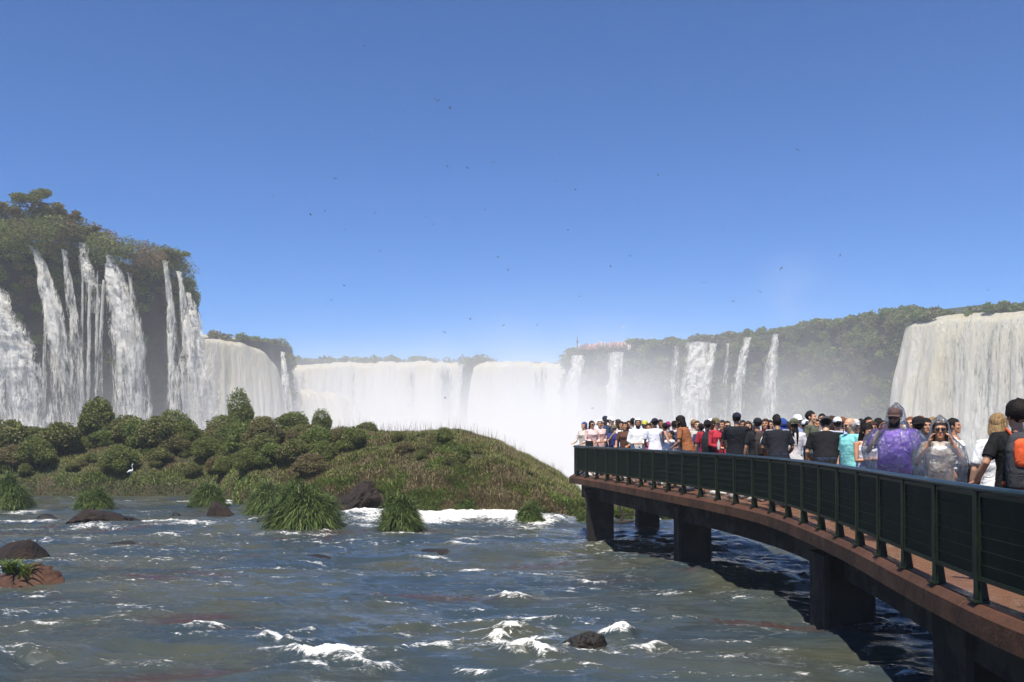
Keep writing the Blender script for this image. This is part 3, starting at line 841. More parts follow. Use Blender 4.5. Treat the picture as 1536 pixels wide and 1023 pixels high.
tree(256, 398, 376, 46, 154, 'dark rounded bush tree at the tip of the left cliff', 6, GREEN)

# ================================================================== WATERFALLS
def m_fall(name, c_top, c_low, soft=1.0, yel=0.0):
    t = NT(name)
    v = t.attr('v'); u = t.attr('u'); e = t.attr('edge')
    st = t.noise(t.coord((1.1, 1.1, .10)), 1.0, 6, .65, .3)
    fine = t.noise(t.coord((3.4, 3.4, .5)), 1.0, 5, .7)
    col = t.mix(t.map(v, 0, .45), c_top, c_low)
    col = t.mix(t.map(st, .34, .60), t.mix(.5, col, (.66, .68, .70)), col)
    wide = t.noise(t.coord((.10, .10, .012)), 1.0, 4, .6, .4)
    col = t.mix(t.math('MULTIPLY', t.map(wide, .44, .64), t.map(v, .70, .02, 0, yel)), col, (.74, .62, .34))
    d = t.bsdf(col, .8, .15, t.bump(fine, .8, .5, t.bump(st, .9, 1.2)))
    tl = t.n('BsdfTranslucent', {'Color': col}).outputs[0]
    sh = t.n('MixShader', {0: .36, 1: d, 2: tl}).outputs[0]
    al = t.math('ADD', e, t.math('MULTIPLY', t.math('SUBTRACT', st, .5), 1.9 * soft))
    al = t.math('ADD', al, t.math('MULTIPLY', t.math('SUBTRACT', fine, .5), 1.5 * soft))
    al = t.map(al, .18, .80)
    tr = t.n('BsdfTransparent').outputs[0]
    return t.done(t.n('MixShader', {0: al, 1: tr, 2: sh}).outputs[0])
m_fall_w = m_fall('white fall', (.86, .83, .75), (.90, .87, .81))
m_fall_c = m_fall('cream fall', (.84, .77, .60), (.90, .87, .80), .8, .5)
def lump(s, t): return .5 * fbm(s * 3, t, 0, 3, 5)
def strand(label, px_line, widths, Y, thick=.6, mat=None, seed=0, dens=1.0, name='waterfall', group='falls on the left cliff'):
    """px_line: (x, y) centres from lip to foot on the photograph; widths in px; stands at distance Y (one value or per point)"""
    Ys = np.interp(np.linspace(0, 1, 150), np.linspace(0, 1, len(px_line)), Y if not np.isscalar(Y) else [Y] * len(px_line))
    ty = np.linspace(0, 1, len(px_line)); tt = np.linspace(0, 1, 150)
    cx = np.interp(tt, ty, [p[0] for p in px_line]); cy = np.interp(tt, ty, [p[1] for p in px_line]); w = np.interp(tt, ty, widths) + 5 * np.exp(-tt / .05) * (widths[0] > 3)
    na, nv = 40, 150
    a = np.arange(na) / na * 2 * math.pi
    V = np.zeros((na, nv, 3)); E = np.zeros((na, nv)); U = np.zeros((na, nv))
    for j in range(nv):
        p = at(cx[j], cy[j], Ys[j]); s = F / Ys[j]
        hw = w[j] / s * .54
        ww = hw * (1 + .22 * fbm(a * 0 + np.cos(a) * 1.5, tt[j] * 8 + 0 * a, seed, 4, seed))
        th = min(thick, hw) * (1 + .75 * fbm(np.cos(a) * 3.2 * max(1, hw), np.sin(a) + tt[j] * 11, seed, 4, seed + 3))
        V[:, j, 0] = p[0] + np.cos(a) * ww
        V[:, j, 1] = p[1] + np.sin(a) * th - .6 * thick
        V[:, j, 2] = p[2] + .25 * np.abs(np.cos(a)) * 0
        x = np.abs(np.cos(a))
        E[:, j] = dens * (.86 - .80 * x ** 1.7) * (1 - .45 * sstep(.35, 1, tt[j])) + .16 * fbm(np.cos(a) * 3, tt[j] * 10 + 0 * a, seed, 3, seed + 7)
        U[:, j] = a / 6.28
    vv = np.broadcast_to(tt, (na, nv))
    o = obj(name, mesh_np(name, V.reshape(-1, 3), grid_faces(na, nv, True), mat or m_fall_w, True, {'v': vv.ravel(), 'u': U.ravel(), 'edge': E.ravel()}))
    return tag(o, label, 'waterfall', group)
def curtain(label, lip, zb, out, thick, mat, seed, amp=1.2, gap=.35, lipj=.35, nu=220, nv=90, spread=0.0, wid_pow=.5, edge=.12, name='waterfall', group=None, v_drop=None, side=-1):
    """a broad fall: follows a world-space lip, arcs out, drops to zb and closes back onto the rock at both ends"""
    P = np.array(lip, float)
    d = np.concatenate([[0], np.cumsum(np.linalg.norm(np.diff(P[:, :2], axis=0), axis=1))]); L = d[-1]
    u = np.linspace(0, 1, nu)
    Q = np.stack([np.interp(u * L, d, P[:, i]) for i in range(3)], 1)
    N = normals2(Q, side)
    tt = np.linspace(0, 1, nv) ** 1.25
    V = np.zeros((nu, nv, 3))
    lane = fbm(u * L * .22, 0 * u, seed, 4, seed + 21) * 2.2
    Q[:, 2] += lipj * fbm(u * L * .35, 0 * u, 3, 3, seed + 22) + lipj * 1.6 * fbm(u * L * .07, 0 * u, 4, 2, seed + 23)
    for j in range(nv):
        f = tt[j]
        z = Q[:, 2] + .5 - (Q[:, 2] + .5 - zb) * f
        o = out * np.sqrt(f) * (1 - .15 * f) - 2.5 * (1 - sstep(0, .035, f))
        o = o + amp * (.25 + f) * fbm(u * L * .16, f * 1.2 + 0 * u, seed, 4, seed) + amp * .5 * (.1 + f) * fbm(u * L * .6, f * 5 + 0 * u, seed, 4, seed + 2) + amp * .30 * (.05 + f) * fbm(u * L * 1.3, f * 13 + 0 * u, seed, 4, seed + 4)
        o = o + thick * (1 - (2 * u - 1) ** 6) + amp * .5 * sstep(0, .3, f) * lane
        sh = spread * (2 * u - 1) * f ** wid_pow
        T = np.stack([N[:, 1], -N[:, 0]], 1) * (-side) * -1
        V[:, j, 0] = Q[:, 0] + N[:, 0] * o + T[:, 0] * sh
        V[:, j, 1] = Q[:, 1] + N[:, 1] * o + T[:, 1] * sh
        V[:, j, 2] = z
    x = np.abs(2 * u - 1)
    E = 1.05 - 1.0 * sstep(1 - edge, 1.0, x)[:, None] + 0 * tt[None, :]
    E = E + (gap * np.minimum(lane, .35))[:, None] * sstep(0, .12, tt)[None, :] + .25 * fbm(u[:, None] * L * .12, tt[None, :] * .8, seed, 3, seed + 9)
    vv = np.broadcast_to(tt, (nu, nv)); U = np.broadcast_to(u[:, None], (nu, nv))
    o = obj(name, mesh_np(name, V.reshape(-1, 3), grid_faces(nu, nv), mat, True, {'v': vv.ravel(), 'u': U.ravel(), 'edge': E.ravel()}))
    return tag(o, label, 'waterfall', group)
# left cliff strands
strand('thick foaming fall bursting in at the left picture edge', [(-30, 405), (-8, 440), (10, 500), (25, 560), (40, 660)], [18, 40, 74, 96, 120], [128, 127, 126, 126, 126], 1.6, None, 1, 1.1)
strand('slanting fall second from the left on the dark cliff', [(52, 370), (66, 400), (76, 440), (88, 500), (98, 560), (112, 660)], [6, 16, 24, 32, 38, 50], [137, 136, 135, 134, 134, 134], 1.1, None, 2, 1.0)
strand('thin thread of water hanging left of the slanting fall', [(68, 478), (68, 540), (67, 640)], [3, 5, 7], 133, .3, None, 3, .75)
strand('narrow broken fall right of the slanting fall', [(98, 376), (104, 420), (112, 480), (119, 560), (124, 660)], [4, 10, 15, 18, 22], [139, 138, 137, 136, 136], .7, None, 4, .72)
strand('white stepped fall with a bright notch at its lip', [(129, 366), (127, 384), (131, 402), (140, 430), (143, 470)], [14, 12, 20, 26, 24], [141.5, 141, 140, 139, 139], .6, None, 5, .8)
strand('fine hanging thread below the stepped fall, nearest the slanting fall', [(124, 385), (124, 460), (122, 640)], [3, 4, 6], 138, .25, None, 6, .8)
strand('fine hanging thread in the middle below the stepped fall', [(135, 420), (134, 500), (132, 640)], [4, 6, 9], 138, .25, None, 7, .8)
strand('fine hanging thread right of the stepped fall', [(147, 406), (146, 480), (144, 640)], [2, 4, 6], 138.5, .25, None, 8, .75)
strand('faint veil of drops left of the strongest fall', [(156, 420), (153, 500), (150, 640)], [3, 6, 12], 139, .3, None, 9, .6)
strand('strongest narrow fall widening below a green lip', [(167, 384), (172, 400), (181, 440), (190, 500), (200, 570), (207, 660)], [5, 18, 36, 46, 52, 60], [144, 143, 142, 141, 141, 141], 1.5, None, 10, 1.1)
strand('faint side veil falling right of the strongest fall', [(195, 410), (202, 450), (212, 520), (220, 650)], [4, 10, 18, 28], 143, .5, None, 11, .5)
strand('slim fall nearest the right tip of the dark cliff', [(249, 392), (253, 420), (258, 480), (262, 560), (266, 660)], [4, 8, 15, 22, 30], [151, 150, 149, 148, 148], .8, None, 12, .75)
strand('second slim fall at the right tip of the dark cliff', [(270, 408), (275, 440), (283, 500), (290, 560), (296, 660)], [4, 8, 18, 30, 44], [153, 152, 151, 150, 150], .8, None, 13, .75)
strand('spreading cascade at the very corner of the dark cliff', [(284, 440), (291, 470), (298, 520), (306, 580), (315, 660)], [6, 18, 36, 52, 70], [155, 154, 154, 153, 153], 1.2, None, 14, .8)
# sunlit curtain
curtain('broad sunlit curtain of water right of the dark cliff', [(-99, 208, 23.5), (-85, 217, 24.2), (-78, 224, 24.0), (-70, 231, 23.8), (-66.5, 236, 22.0), (-64.5, 240, 18.5), (-63.5, 244, 13), (-63, 247, 7)], -36, 4.5, 1.6, m_fall_c, 20, 1.6, edge=.16)
strand('thin fall sliding off the rocky nose right of the sunlit curtain', [(424, 528), (427, 550), (431, 590), (434, 650)], [4, 9, 14, 20], [243, 240, 238, 238], 1.0, None, 21, .8, group='falls of the horseshoe')
# horseshoe
curtain('wide pale horseshoe fall in the centre distance', [(-92, 340, 25.6), (-62, 348, 26.2), (-38, 350, 26.2), (-20, 350, 26.4), (-17, 349, 25.6)], -36, 8.0, 2.5, m_fall_c, 22, 2.4, .45, .7, 300, 90, group='falls of the horseshoe')
curtain('right half of the pale horseshoe fall beside the headland', [(-14, 347, 25.0), (-10, 344, 26.2), (-4, 343, 26.6), (6, 348, 26.6), (20, 346, 26.6), (26, 344, 26.6)], -36, 8.0, 2.5, m_fall_c, 23, 2.4, .45, .7, 200, 90, group='falls of the horseshoe')
strand('small split fall in the dark gap of the horseshoe', [(692, 547), (690, 565), (686, 600), (682, 660)], [7, 9, 14, 24], 343, 1.2, None, 24, .9, group='falls of the horseshoe')
curtain('yellow brown lower cascade rolling out at the left of the horseshoe', [(-96, 258, 20), (-84, 268, 18.0), (-72, 280, 15.5), (-60, 292, 12.5), (-50, 304, 8)], -36, 12.0, 4.0, m_fall_c, 25, 4.5, .5, 1.2, 200, 110, edge=.75, group='falls of the horseshoe')
# right wall strands
GR = 'falls on the right wall'
strand('slender fall curving off the round headland, farthest along the right wall', [(868, 534), (862, 560), (856, 600), (848, 660)], [18, 22, 28, 36], [298, 296, 295, 295], 1.6, None, 30, 1.0, group=GR)
strand('straight fall below the crowded lookout on the headland', [(925, 529), (922, 560), (919, 600), (915, 660)], [22, 24, 27, 32], [288, 287, 286, 286], 1.6, None, 31, 1.0, group=GR)
strand('faint narrow veil left of the widest fall on the right wall', [(1013, 520), (1011, 560), (1008, 640)], [8, 14, 20], 285, 1.2, None, 32, .55, group=GR)
strand('widest fall on the right wall', [(1046, 514), (1041, 560), (1036, 600), (1030, 660)], [34, 40, 46, 52], [285, 283, 282, 282], 2.2, None, 33, .98, group=GR)
strand('thin fall joining the right side of the widest wall fall', [(1069, 516), (1062, 550), (1055, 600), (1050, 660)], [10, 16, 20, 26], [284, 282, 281, 281], 1.4, None, 34, .85, group=GR)
strand('leaning single fall between the widest one and the last one', [(1121, 507), (1112, 540), (1106, 580), (1102, 660)], [8, 15, 20, 26], [277, 275, 274, 274], 1.4, None, 35, .85, group=GR)
strand('veil like fall at the right, last before the dark green wall', [(1162, 502), (1157, 540), (1154, 580), (1152, 660)], [8, 18, 26, 34], [271, 269, 268, 268], 1.4, None, 36, .8, group=GR)
strand('hardly visible wisp of water left of the leaning single fall', [(1092, 515), (1088, 560), (1084, 640)], [4, 8, 12], 280, .8, None, 37, .45, group=GR)
# the big right-hand fall
curtain('huge cream white fall towering at the right picture edge', [(100.5, 225, 26.2), (99, 221, 26.5), (98.6, 217, 26.6), (101.5, 211, 26.6), (107, 205, 26.4), (113, 199, 26.2), (126, 184, 26), (150, 160, 26)], -36, 7.0, 2.6, m_fall_c, 40, 2.6, .26, .3, 340, 110, edge=.03, spread=5.0, wid_pow=.8)

# ================================================================== WALKWAY
DZ = -1.40                      # deck level below the camera
OUT = [(4.75, -5), (4.2, 0), (3.82, 3.5), (3.72, 6.5), (3.82, 8), (3.98, 9.4), (4.22, 11.3), (4.42, 13.8), (4.46, 16.2), (4.12, 18.9), (3.45, 22.2), (2.65, 26), (1.86, 29.3)]
END = [(1.86, 29.3), (2.5, 32.0), (3.6, 34.4)]
INN = [(3.6, 34.4), (5.4, 34.2), (6.7, 31), (7.0, 26), (7.25, 21), (7.3, 17.4), (6.95, 14.6), (6.45, 12), (6.2, 9), (6.15, 5), (6.35, 0), (7.0, -5)]
def spline(pts, step=.18):
    P = np.array(pts, float); P = np.concatenate([[2 * P[0] - P[1]], P, [2 * P[-1] - P[-2]]])
    out = []
    for i in range(1, len(P) - 2):
        n = max(2, int(np.linalg.norm(P[i + 1] - P[i]) / step))
        t = (np.arange(n) / n)[:, None]
        p0, p1, p2, p3 = P[i - 1], P[i], P[i + 1], P[i + 2]
        out.append(.5 * (2 * p1 + (p2 - p0) * t + (2 * p0 - 5 * p1 + 4 * p2 - p3) * t ** 2 + (3 * p1 - p0 - 3 * p2 + p3) * t ** 3))
    return np.concatenate(out + [[P[-2]]])
So, Se, Si = spline(OUT), spline(END), spline(INN)
LOOP = np.concatenate([So, Se[1:], Si[1:]])
def offset(P, d):
    """towards the inside of the deck (clockwise-left of travel is outside here)"""
    T = np.gradient(P, axis=0); T /= np.linalg.norm(T, axis=1)[:, None] + 1e-9
    return P + np.stack([T[:, 1], -T[:, 0]], 1) * d
def slab(P, z0, z1, name, mat, parent, cham=0.0):
    n = len(P)
    lv = [(z1, cham), (z1 - cham, 0), (z0, 0)] if cham else [(z1, 0), (z0, 0)]
    rows = [np.column_stack([offset(P, o), np.full(n, z)]) for z, o in lv]
    V = np.concatenate(rows)
    k = len(lv)
    Q = [[r * n + i, r * n + (i + 1) % n, (r + 1) * n + (i + 1) % n, (r + 1) * n + i] for r in range(k - 1) for i in range(n)]
    tri = np.array(tessellate_polygon([[Vector((x, y, 0)) for x, y in P]]))
    T = np.concatenate([tri, tri[:, ::-1] + (k - 1) * n])
    return obj(name, mesh_np(name, V, [np.array(Q), T], mat), parent)
def m_deckmat(name, c1, c2, c3, rough, wet):
    t = NT(name); v = t.coord()
    n1 = t.noise(v, 1.3, 6, .65); n2 = t.noise(v, 9, 6, .7); n3 = t.noise(t.coord((5, 5, 1.2)), 1.0, 5, .7)
    col = t.mix(t.map(n1, .35, .65), c1, c2)
    col = t.mix(t.map(n3, .55, .75), col, c3)
    col = t.mix(t.map(n2, .62, .75), col, tuple(min(.5, x * 2.2) for x in c2))
    rg = t.map(n1, .45, .55, rough, wet)
    return t.done(t.bsdf(col, rg, .4, t.bump(n2, .7, .02)))
m_slab = m_deckmat('stained concrete edge', (.046, .018, .008), (.095, .039, .016), (.014, .010, .005), .8, .6)
m_deck = m_deckmat('wet red brown deck', (.13, .062, .036), (.20, .105, .065), (.05, .028, .018), .5, .10)
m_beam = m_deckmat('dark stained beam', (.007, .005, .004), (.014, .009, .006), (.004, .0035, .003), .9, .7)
walk = thing('walkway', 'curved concrete walkway on dark piers carrying the crowd over the river', 'walkway', (4.5, 12, DZ))
def under(o):
    o.parent = walk; o.matrix_parent_inverse = Matrix.Translation((-4.5, -12, -DZ)); return o
under(slab(LOOP, DZ - .25, DZ - .012, 'edge_slab', m_slab, None, .06))
under(slab(offset(LOOP, .10), DZ - .1, DZ, 'deck', m_deck, None))
def ribbon(P, d0, d1, z0, z1, name, mat):
    a, b = offset(P, d0), offset(P, d1); n = len(P)
    V = np.concatenate([np.column_stack([a, np.full(n, z1)]), np.column_stack([a, np.full(n, z0)]), np.column_stack([b, np.full(n, z0)]), np.column_stack([b, np.full(n, z1)])])
    Q = [[r * n + i, ((r + 1) % 4) * n + i, ((r + 1) % 4) * n + i + 1, r * n + i + 1] for r in range(4) for i in range(n - 1)] + [[0, 3 * n, 2 * n, n], [n - 1, 2 * n - 1, 3 * n - 1, 4 * n - 1]]
    return obj(name, mesh_np(name, V, np.array(Q), mat))
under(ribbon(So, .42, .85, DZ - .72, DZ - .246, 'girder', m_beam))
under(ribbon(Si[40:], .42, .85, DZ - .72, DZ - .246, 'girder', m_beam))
def pier(cx, cy, w, d, rz, ztop=DZ - .40, fl=1.04):
    mb = MB()
    zb = float(zwater(cy)) - 1.5
    h = w / 2; k = d / 2
    V = []
    zs = [zb, zb + 1.6, ztop - .45, ztop]
    gr = [1.04, 1.0, 1.0, fl]
    for z, g in zip(zs, gr):
        gx = g
        b = .05
        for x, y in [(-h, -k + b), (-h + b, -k), (h - b, -k), (h, -k + b), (h, k - b), (h - b, k), (-h + b, k), (-h, k - b)]:
            V.append([x * gx, y * (1 if z != zs[-1] else 1.05), z])
    Q = [[r * 8 + j, r * 8 + (j + 1) % 8, (r + 1) * 8 + (j + 1) % 8, (r + 1) * 8 + j] for r in range(3) for j in range(8)]
    V = np.array(V); co, si = math.cos(rz), math.sin(rz)
    V = np.column_stack([V[:, 0] * co - V[:, 1] * si + cx, V[:, 0] * si + V[:, 1] * co + cy, V[:, 2]])
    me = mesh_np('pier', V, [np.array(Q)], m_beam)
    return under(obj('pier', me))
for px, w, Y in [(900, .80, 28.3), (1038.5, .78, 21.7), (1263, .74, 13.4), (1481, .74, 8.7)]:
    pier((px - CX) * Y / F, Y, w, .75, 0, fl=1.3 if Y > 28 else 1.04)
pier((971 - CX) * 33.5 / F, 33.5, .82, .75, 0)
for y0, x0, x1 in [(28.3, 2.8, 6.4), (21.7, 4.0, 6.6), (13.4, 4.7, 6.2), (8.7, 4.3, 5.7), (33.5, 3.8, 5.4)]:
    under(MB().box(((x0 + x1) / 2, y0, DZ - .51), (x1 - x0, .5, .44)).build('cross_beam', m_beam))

# ------------------------------------------------------------------ railings
m_green = m_mottled('dark green paint', (.005, .010, .005), (.009, .019, .009), 5, .42, .15, .004, (.028, .024, .010), .3)
m_rail = m_mottled('blue green rail paint', (.010, .022, .026), (.018, .036, .042), 6, .3, .12, .003, (.045, .06, .05), .5)
m_mesh = m_mottled('dark mesh paint', (.004, .009, .005), (.008, .016, .009), 6, .6, .1, .003, (.016, .010, .007), .15)
def arc(P):
    return np.concatenate([[0], np.cumsum(np.linalg.norm(np.diff(P, axis=0), axis=1))])
def railing(P, name, label, start=.25, pitch=.94):
    A = arc(P); L = A[-1]
    T = np.gradient(P, axis=0); T /= np.linalg.norm(T, axis=1)[:, None]
    def pt(s): return np.array([np.interp(s, A, P[:, 0]), np.interp(s, A, P[:, 1])])
    def tg(s):
        v = pt(min(L, s + .05)) - pt(max(0, s - .05)); return v / np.linalg.norm(v)
    root = thing(name, label, 'railing', (*pt(L / 2), DZ))
    inv = Matrix.Translation(Vector((*pt(L / 2), DZ))).inverted()
    def ch(o): o.parent = root; o.matrix_parent_inverse = inv; return o
    s = np.arange(start, L - .05, pitch)
    for k, q in enumerate(s):
        p, t = pt(q), tg(q); a = math.atan2(t[1], t[0])
        mb = MB()
        mb.box((p[0], p[1], DZ + .455), (.055, .055, .91), a)
        nrm = np.array([-t[1], t[0]])
        for g in (-1, 1):                                   # welded foot gussets along the kerb and across it
            f = p + t * g * .05
            mb.box((f[0], f[1], DZ + .09), (.04, .03, .15), a, .25)
        f = p - nrm * .05
        mb.box((f[0], f[1], DZ + .09), (.03, .07, .18), a, .3)
        mb.box((p[0], p[1], DZ + .008), (.14, .12, .016), a)
        ch(mb.build('post', m_green))
    # top tube
    q = np.arange(0, L, .2); pp = np.array([pt(x) for x in q])
    ch(MB().tube(np.column_stack([pp, np.full(len(pp), DZ + .935)]), .032, 10).build('handrail', m_rail, None, True))
    # panels
    ss = list(s)
    for k in range(len(ss) - 1):
        mb = MB(); a0, a1 = ss[k] + .06, ss[k + 1] - .06
        p0, p1 = pt(a0), pt(a1); ln = np.linalg.norm(p1 - p0); t = (p1 - p0) / ln; a = math.atan2(t[1], t[0])
        c = (p0 + p1) / 2
        z0, z1 = DZ + .20, DZ + .885
        for z, h in ((z0, .035), (z1, .03)): mb.box((c[0], c[1], z), (ln, .035, h), a)
        for g in (0, ln): 
            e = p0 + t * g
            mb.box((e[0], e[1], (z0 + z1) / 2), (.03, .036, z1 - z0 + .03), a)
        fr = ch(mb.build('panel_frame', m_green))
        mb = MB()
        nw = int(ln / .021)
        for i in range(1, nw):
            e = p0 + t * (ln * i / nw)
            mb.box((e[0], e[1], (z0 + z1) / 2), (.0192, .006, z1 - z0 - .03), a)
        nrm = np.array([-t[1], t[0]]) * .009
        for i in range(1, 6):
            mb.box((c[0] + nrm[0], c[1] + nrm[1], z0 + (z1 - z0) * i / 6), (ln - .031, .009, .010), a)
        o = mb.build('wire_mesh', m_mesh)
        ch(o)
    return root
railing(offset(So, .085)[:-1], 'guardrail', 'dark green mesh guardrail curving along the river side of the walkway')
railing(offset(np.concatenate([Se, Si[1:]]), .15)[1:], 'guardrail', 'dark green guardrail along the far, waterfall side of the walkway', .1)

# ------------------------------------------------------------------ driftwood, egret, birds
p = on_water(930, 783)
dw = MB()
dw.tube([[0, 0, 0], [.12, .05, .28], [.02, .1, .62], [-.12, .1, .85]], [.07, .06, .04, .015], 6)
dw.tube([[.12, .05, .28], [.4, .05, .38], [.7, .1, .3]], [.05, .035, .012], 6)
dw.tube([[-.5, .1, .05], [0, 0, .02], [.6, 0, .1]], [.03, .08, .03], 6)
o = dw.build('driftwood', m_mottled('driftwood', (.02, .016, .013), (.04, .03, .024), 5)); o.location = (p[0], p[1], p[2] - .05)
tag(o, 'dark twisted driftwood snagged at the river lip behind the first pier', 'driftwood')

def remesh(V, f, voxel, smooth=2):
    me = mesh_np('tmp', V, f); o = bpy.data.objects.new('tmp', me); COL.objects.link(o)
    m = o.modifiers.new('r', 'REMESH'); m.mode = 'VOXEL'; m.voxel_size = voxel
    if smooth:
        m2 = o.modifiers.new('s', 'SMOOTH'); m2.factor = .5; m2.iterations = smooth
    dg = bpy.context.evaluated_depsgraph_get()
    ev = bpy.data.meshes.new_from_object(o.evaluated_get(dg))
    bpy.data.objects.remove(o); bpy.data.meshes.remove(me)
    ev.polygons.foreach_set('use_smooth', np.ones(len(ev.polygons), bool))
    ev.materials.clear()
    return ev
def egret():
    Y = 52.5; p = at(196, 714, Y)
    mb = MB()
    mb.ell((0, 0, .36), (.10, .20, .10)); mb.tube([[0, .12, .40], [0, .20, .52], [0, .12, .66], [0, .13, .80], [0, .17, .86]], [.05, .028, .022, .022, .03], 8)
    mb.ell((0, .20, .865), (.03, .055, .03)); mb.tube([[0, .24, .865], [0, .36, .85]], [.014, .003], 6)
    mb.tube([[0, -.1, .38], [0, -.34, .27]], [.07, .012], 6)
    for g in (-.04, .04): mb.tube([[g, 0, .32], [g, .02, .16], [g, 0, 0]], [.018, .012, .010], 6)
    V, f = mb.data()
    me = remesh(V, f, .011, 2); me.materials.append(m_plain('egret white', (.82, .82, .80), .7))
    o = obj('egret', me, None, tuple(p)); o.rotation_euler = (0, 0, R(-25)); o.scale = (.8,) * 3
    tag(o, 'white egret with raised neck standing in the island grass', 'bird')
egret()
def bird_mesh(pose, span=1.0):
    mb = MB()
    mb.tube([[0, -.42, 0], [0, -.15, 0], [0, .12, 0], [0, .3, 0]], [.03, .12, .14, .04], 7)
    for g in (-1, 1):
        r, tpp = {0: (.18, .05), 1: (.3, .55), 2: (.05, -.4)}[pose]
        V = [[0, .12, .02], [0, -.12, .02], [g * .45, .14, r], [g * .45, -.02, r], [g * 1.0, -.28, tpp], [g * .5, .05, r - .02], [g * .05, 0, -.03]]
        T = [[0, 1, 3], [0, 3, 2], [2, 3, 4], [6, 5, 4], [6, 1, 5], [5, 3, 4]]
        mb.add(V, None, T)
    return mb
m_swift = m_plain('dark swift feathers', (.018, .016, .018), .7)
BM = [bird_mesh(i).mesh('swift', m_swift) for i in range(3)]
BIRDS = [(675, 162, 3), (652, 149, 2), (657, 150, 2), (672, 114, 1.5), (517, 160, 2.4), (671, 249, 2.2), (677, 252, 1), (701, 252, 2), (740, 243, 2), (835, 272, 2), (856, 275, 2), (863, 284, 2), (767, 280, 1.6), (829, 238, 1.5), (503, 267, 2), (466, 322, 2.6), (487, 317, 1.5), (552, 202, 1.5), (560, 208, 1.4), (562, 320, 1.6), (639, 326, 1.6), (651, 336, 2), (683, 327, 1.3), (727, 314, 1.3), (518, 345, 1.6), (570, 377, 1.5), (516, 428, 2.4), (497, 450, 2), (489, 458, 1.5), (747, 385, 1.5), (762, 405, 1.6), (709, 377, 1.2), (705, 478, 2.4), (755, 488, 2.2), (806, 488, 1.6), (667, 498, 1.8), (852, 345, 2.2), (945, 384, 1.8), (916, 399, 2), (869, 445, 1.6), (987, 263, 2), (1172, 402, 3), (1197, 225, 2.4), (1260, 384, 2.2), (1140, 437, 1.8), (1056, 424, 1.6), (1100, 452, 2.6), (1324, 226, 1.6), (1457, 66, 1.6), (1454, 28, 1.6), (1170, 200, 1.3), (1490, 180, 1.6), (1482, 435, 2), (546, 68, 2), (838, 30, 1.2), (1062, 130, 1.3), (402, 190, 1.3), (345, 340, 1.5), (410, 295, 1.4), (1030, 330, 1.4), (1085, 345, 1.5), (960, 205, 1.4), (606, 168, 1.4), (474, 462, 1.2), (785, 120, 1.2), (1240, 300, 1.4), (668, 597, 2.2), (612, 608, 1.4), (889, 612, 1.8)]
for i, (px, py, w) in enumerate(BIRDS):
    Y = {0: 110, 1: 140, 2: 90}[i % 3] + (i * 37 % 23)
    if py > 560: Y = 62
    o = obj('swift', BM[i % 3], None, tuple(at(px, py, Y)))
    o.scale = (w * Y / F * 1.9,) * 3
    o.rotation_euler = (rs.uniform(-.6, .6), rs.uniform(-.6, .6), rs.uniform(0, 6.28))
    tag(o, 'tiny dark swift flying in the open air above the falls', 'bird', 'swifts circling over the falls')
o = obj('gull', bird_mesh(1).mesh('gull', m_plain('white feathers', (.8, .8, .8), .7)), None, tuple(at(935, 490, 120)))
o.scale = (.42,) * 3; o.rotation_euler = (.3, .5, 2.2)
tag(o, 'pale white bird flying alone over the crowded lookout', 'bird')

# ------------------------------------------------------------------ lookout crowd on the far headland
def lookout():
    mb = {c: MB() for c in range(5)}
    r = random.Random(4)
    for i in range(110):
        px = r.uniform(868, 946); Y = 296 - (px - 860) * .06 + r.uniform(-1, 3)
        if px < 882 and r.random() < .5: continue
        p = at(px, 524 - (3 if 895 < px < 940 else 0) + r.uniform(-1.5, 1.2), Y)
        h = 1.65 * r.uniform(.85, 1.1)
        mb[r.randrange(5)].tube([p, p + np.array([0, 0, h * .5]), p + np.array([0, 0, h * .8]), p + np.array([0, 0, h])], [.13, .24, .2, .11], 6)
    for k, m in mb.items(): pass
    allm = MB()
    cols = []
    pal = [(.55, .25, .22), (.6, .55, .5), (.4, .18, .14), (.25, .2, .22), (.62, .4, .36)]
    for k, m in mb.items():
        V, f = m.data(); allm.add(V, f[0], f[1]); cols += [pal[k]] * len(V)
    V, f = allm.data()
    t = NT('far clothes'); m = t.done(t.bsdf(t.attr('col', 'Color'), .9))
    tag(obj('lookout_crowd', mesh_np('lookout_crowd', V, f, m, False, None, np.array(cols))), 'tiny far crowd on the lookout of the round headland', 'crowd', kind='stuff')
    rl = MB()
    for px in range(864, 950, 4):
        p = at(px, 524, 292); rl.tube([p, p + np.array([0, 0, 1.1])], .06, 5)
    for z in (.55, 1.1):
        rl.tube(np.array([at(px, 524, 292) + np.array([0, 0, z]) for px in range(864, 950, 4)]), .05, 5)
    tag(rl.build('lookout_railing', m_plain('lookout rail', (.2, .12, .1))), 'thin far railing around the crowded lookout', 'railing')
    p = at(866, 527, 296)
    mast = MB(); mast.tube([p, p + np.array([0, 0, 5.0])], [.16, .1], 6); mast.box(p + np.array([0, 0, 3.2]), (.5, .2, 1.0))
    tag(mast.build('signal_mast', m_plain('mast', (.05, .05, .05))), 'small dark mast at the left end of the far lookout', 'mast')
lookout()

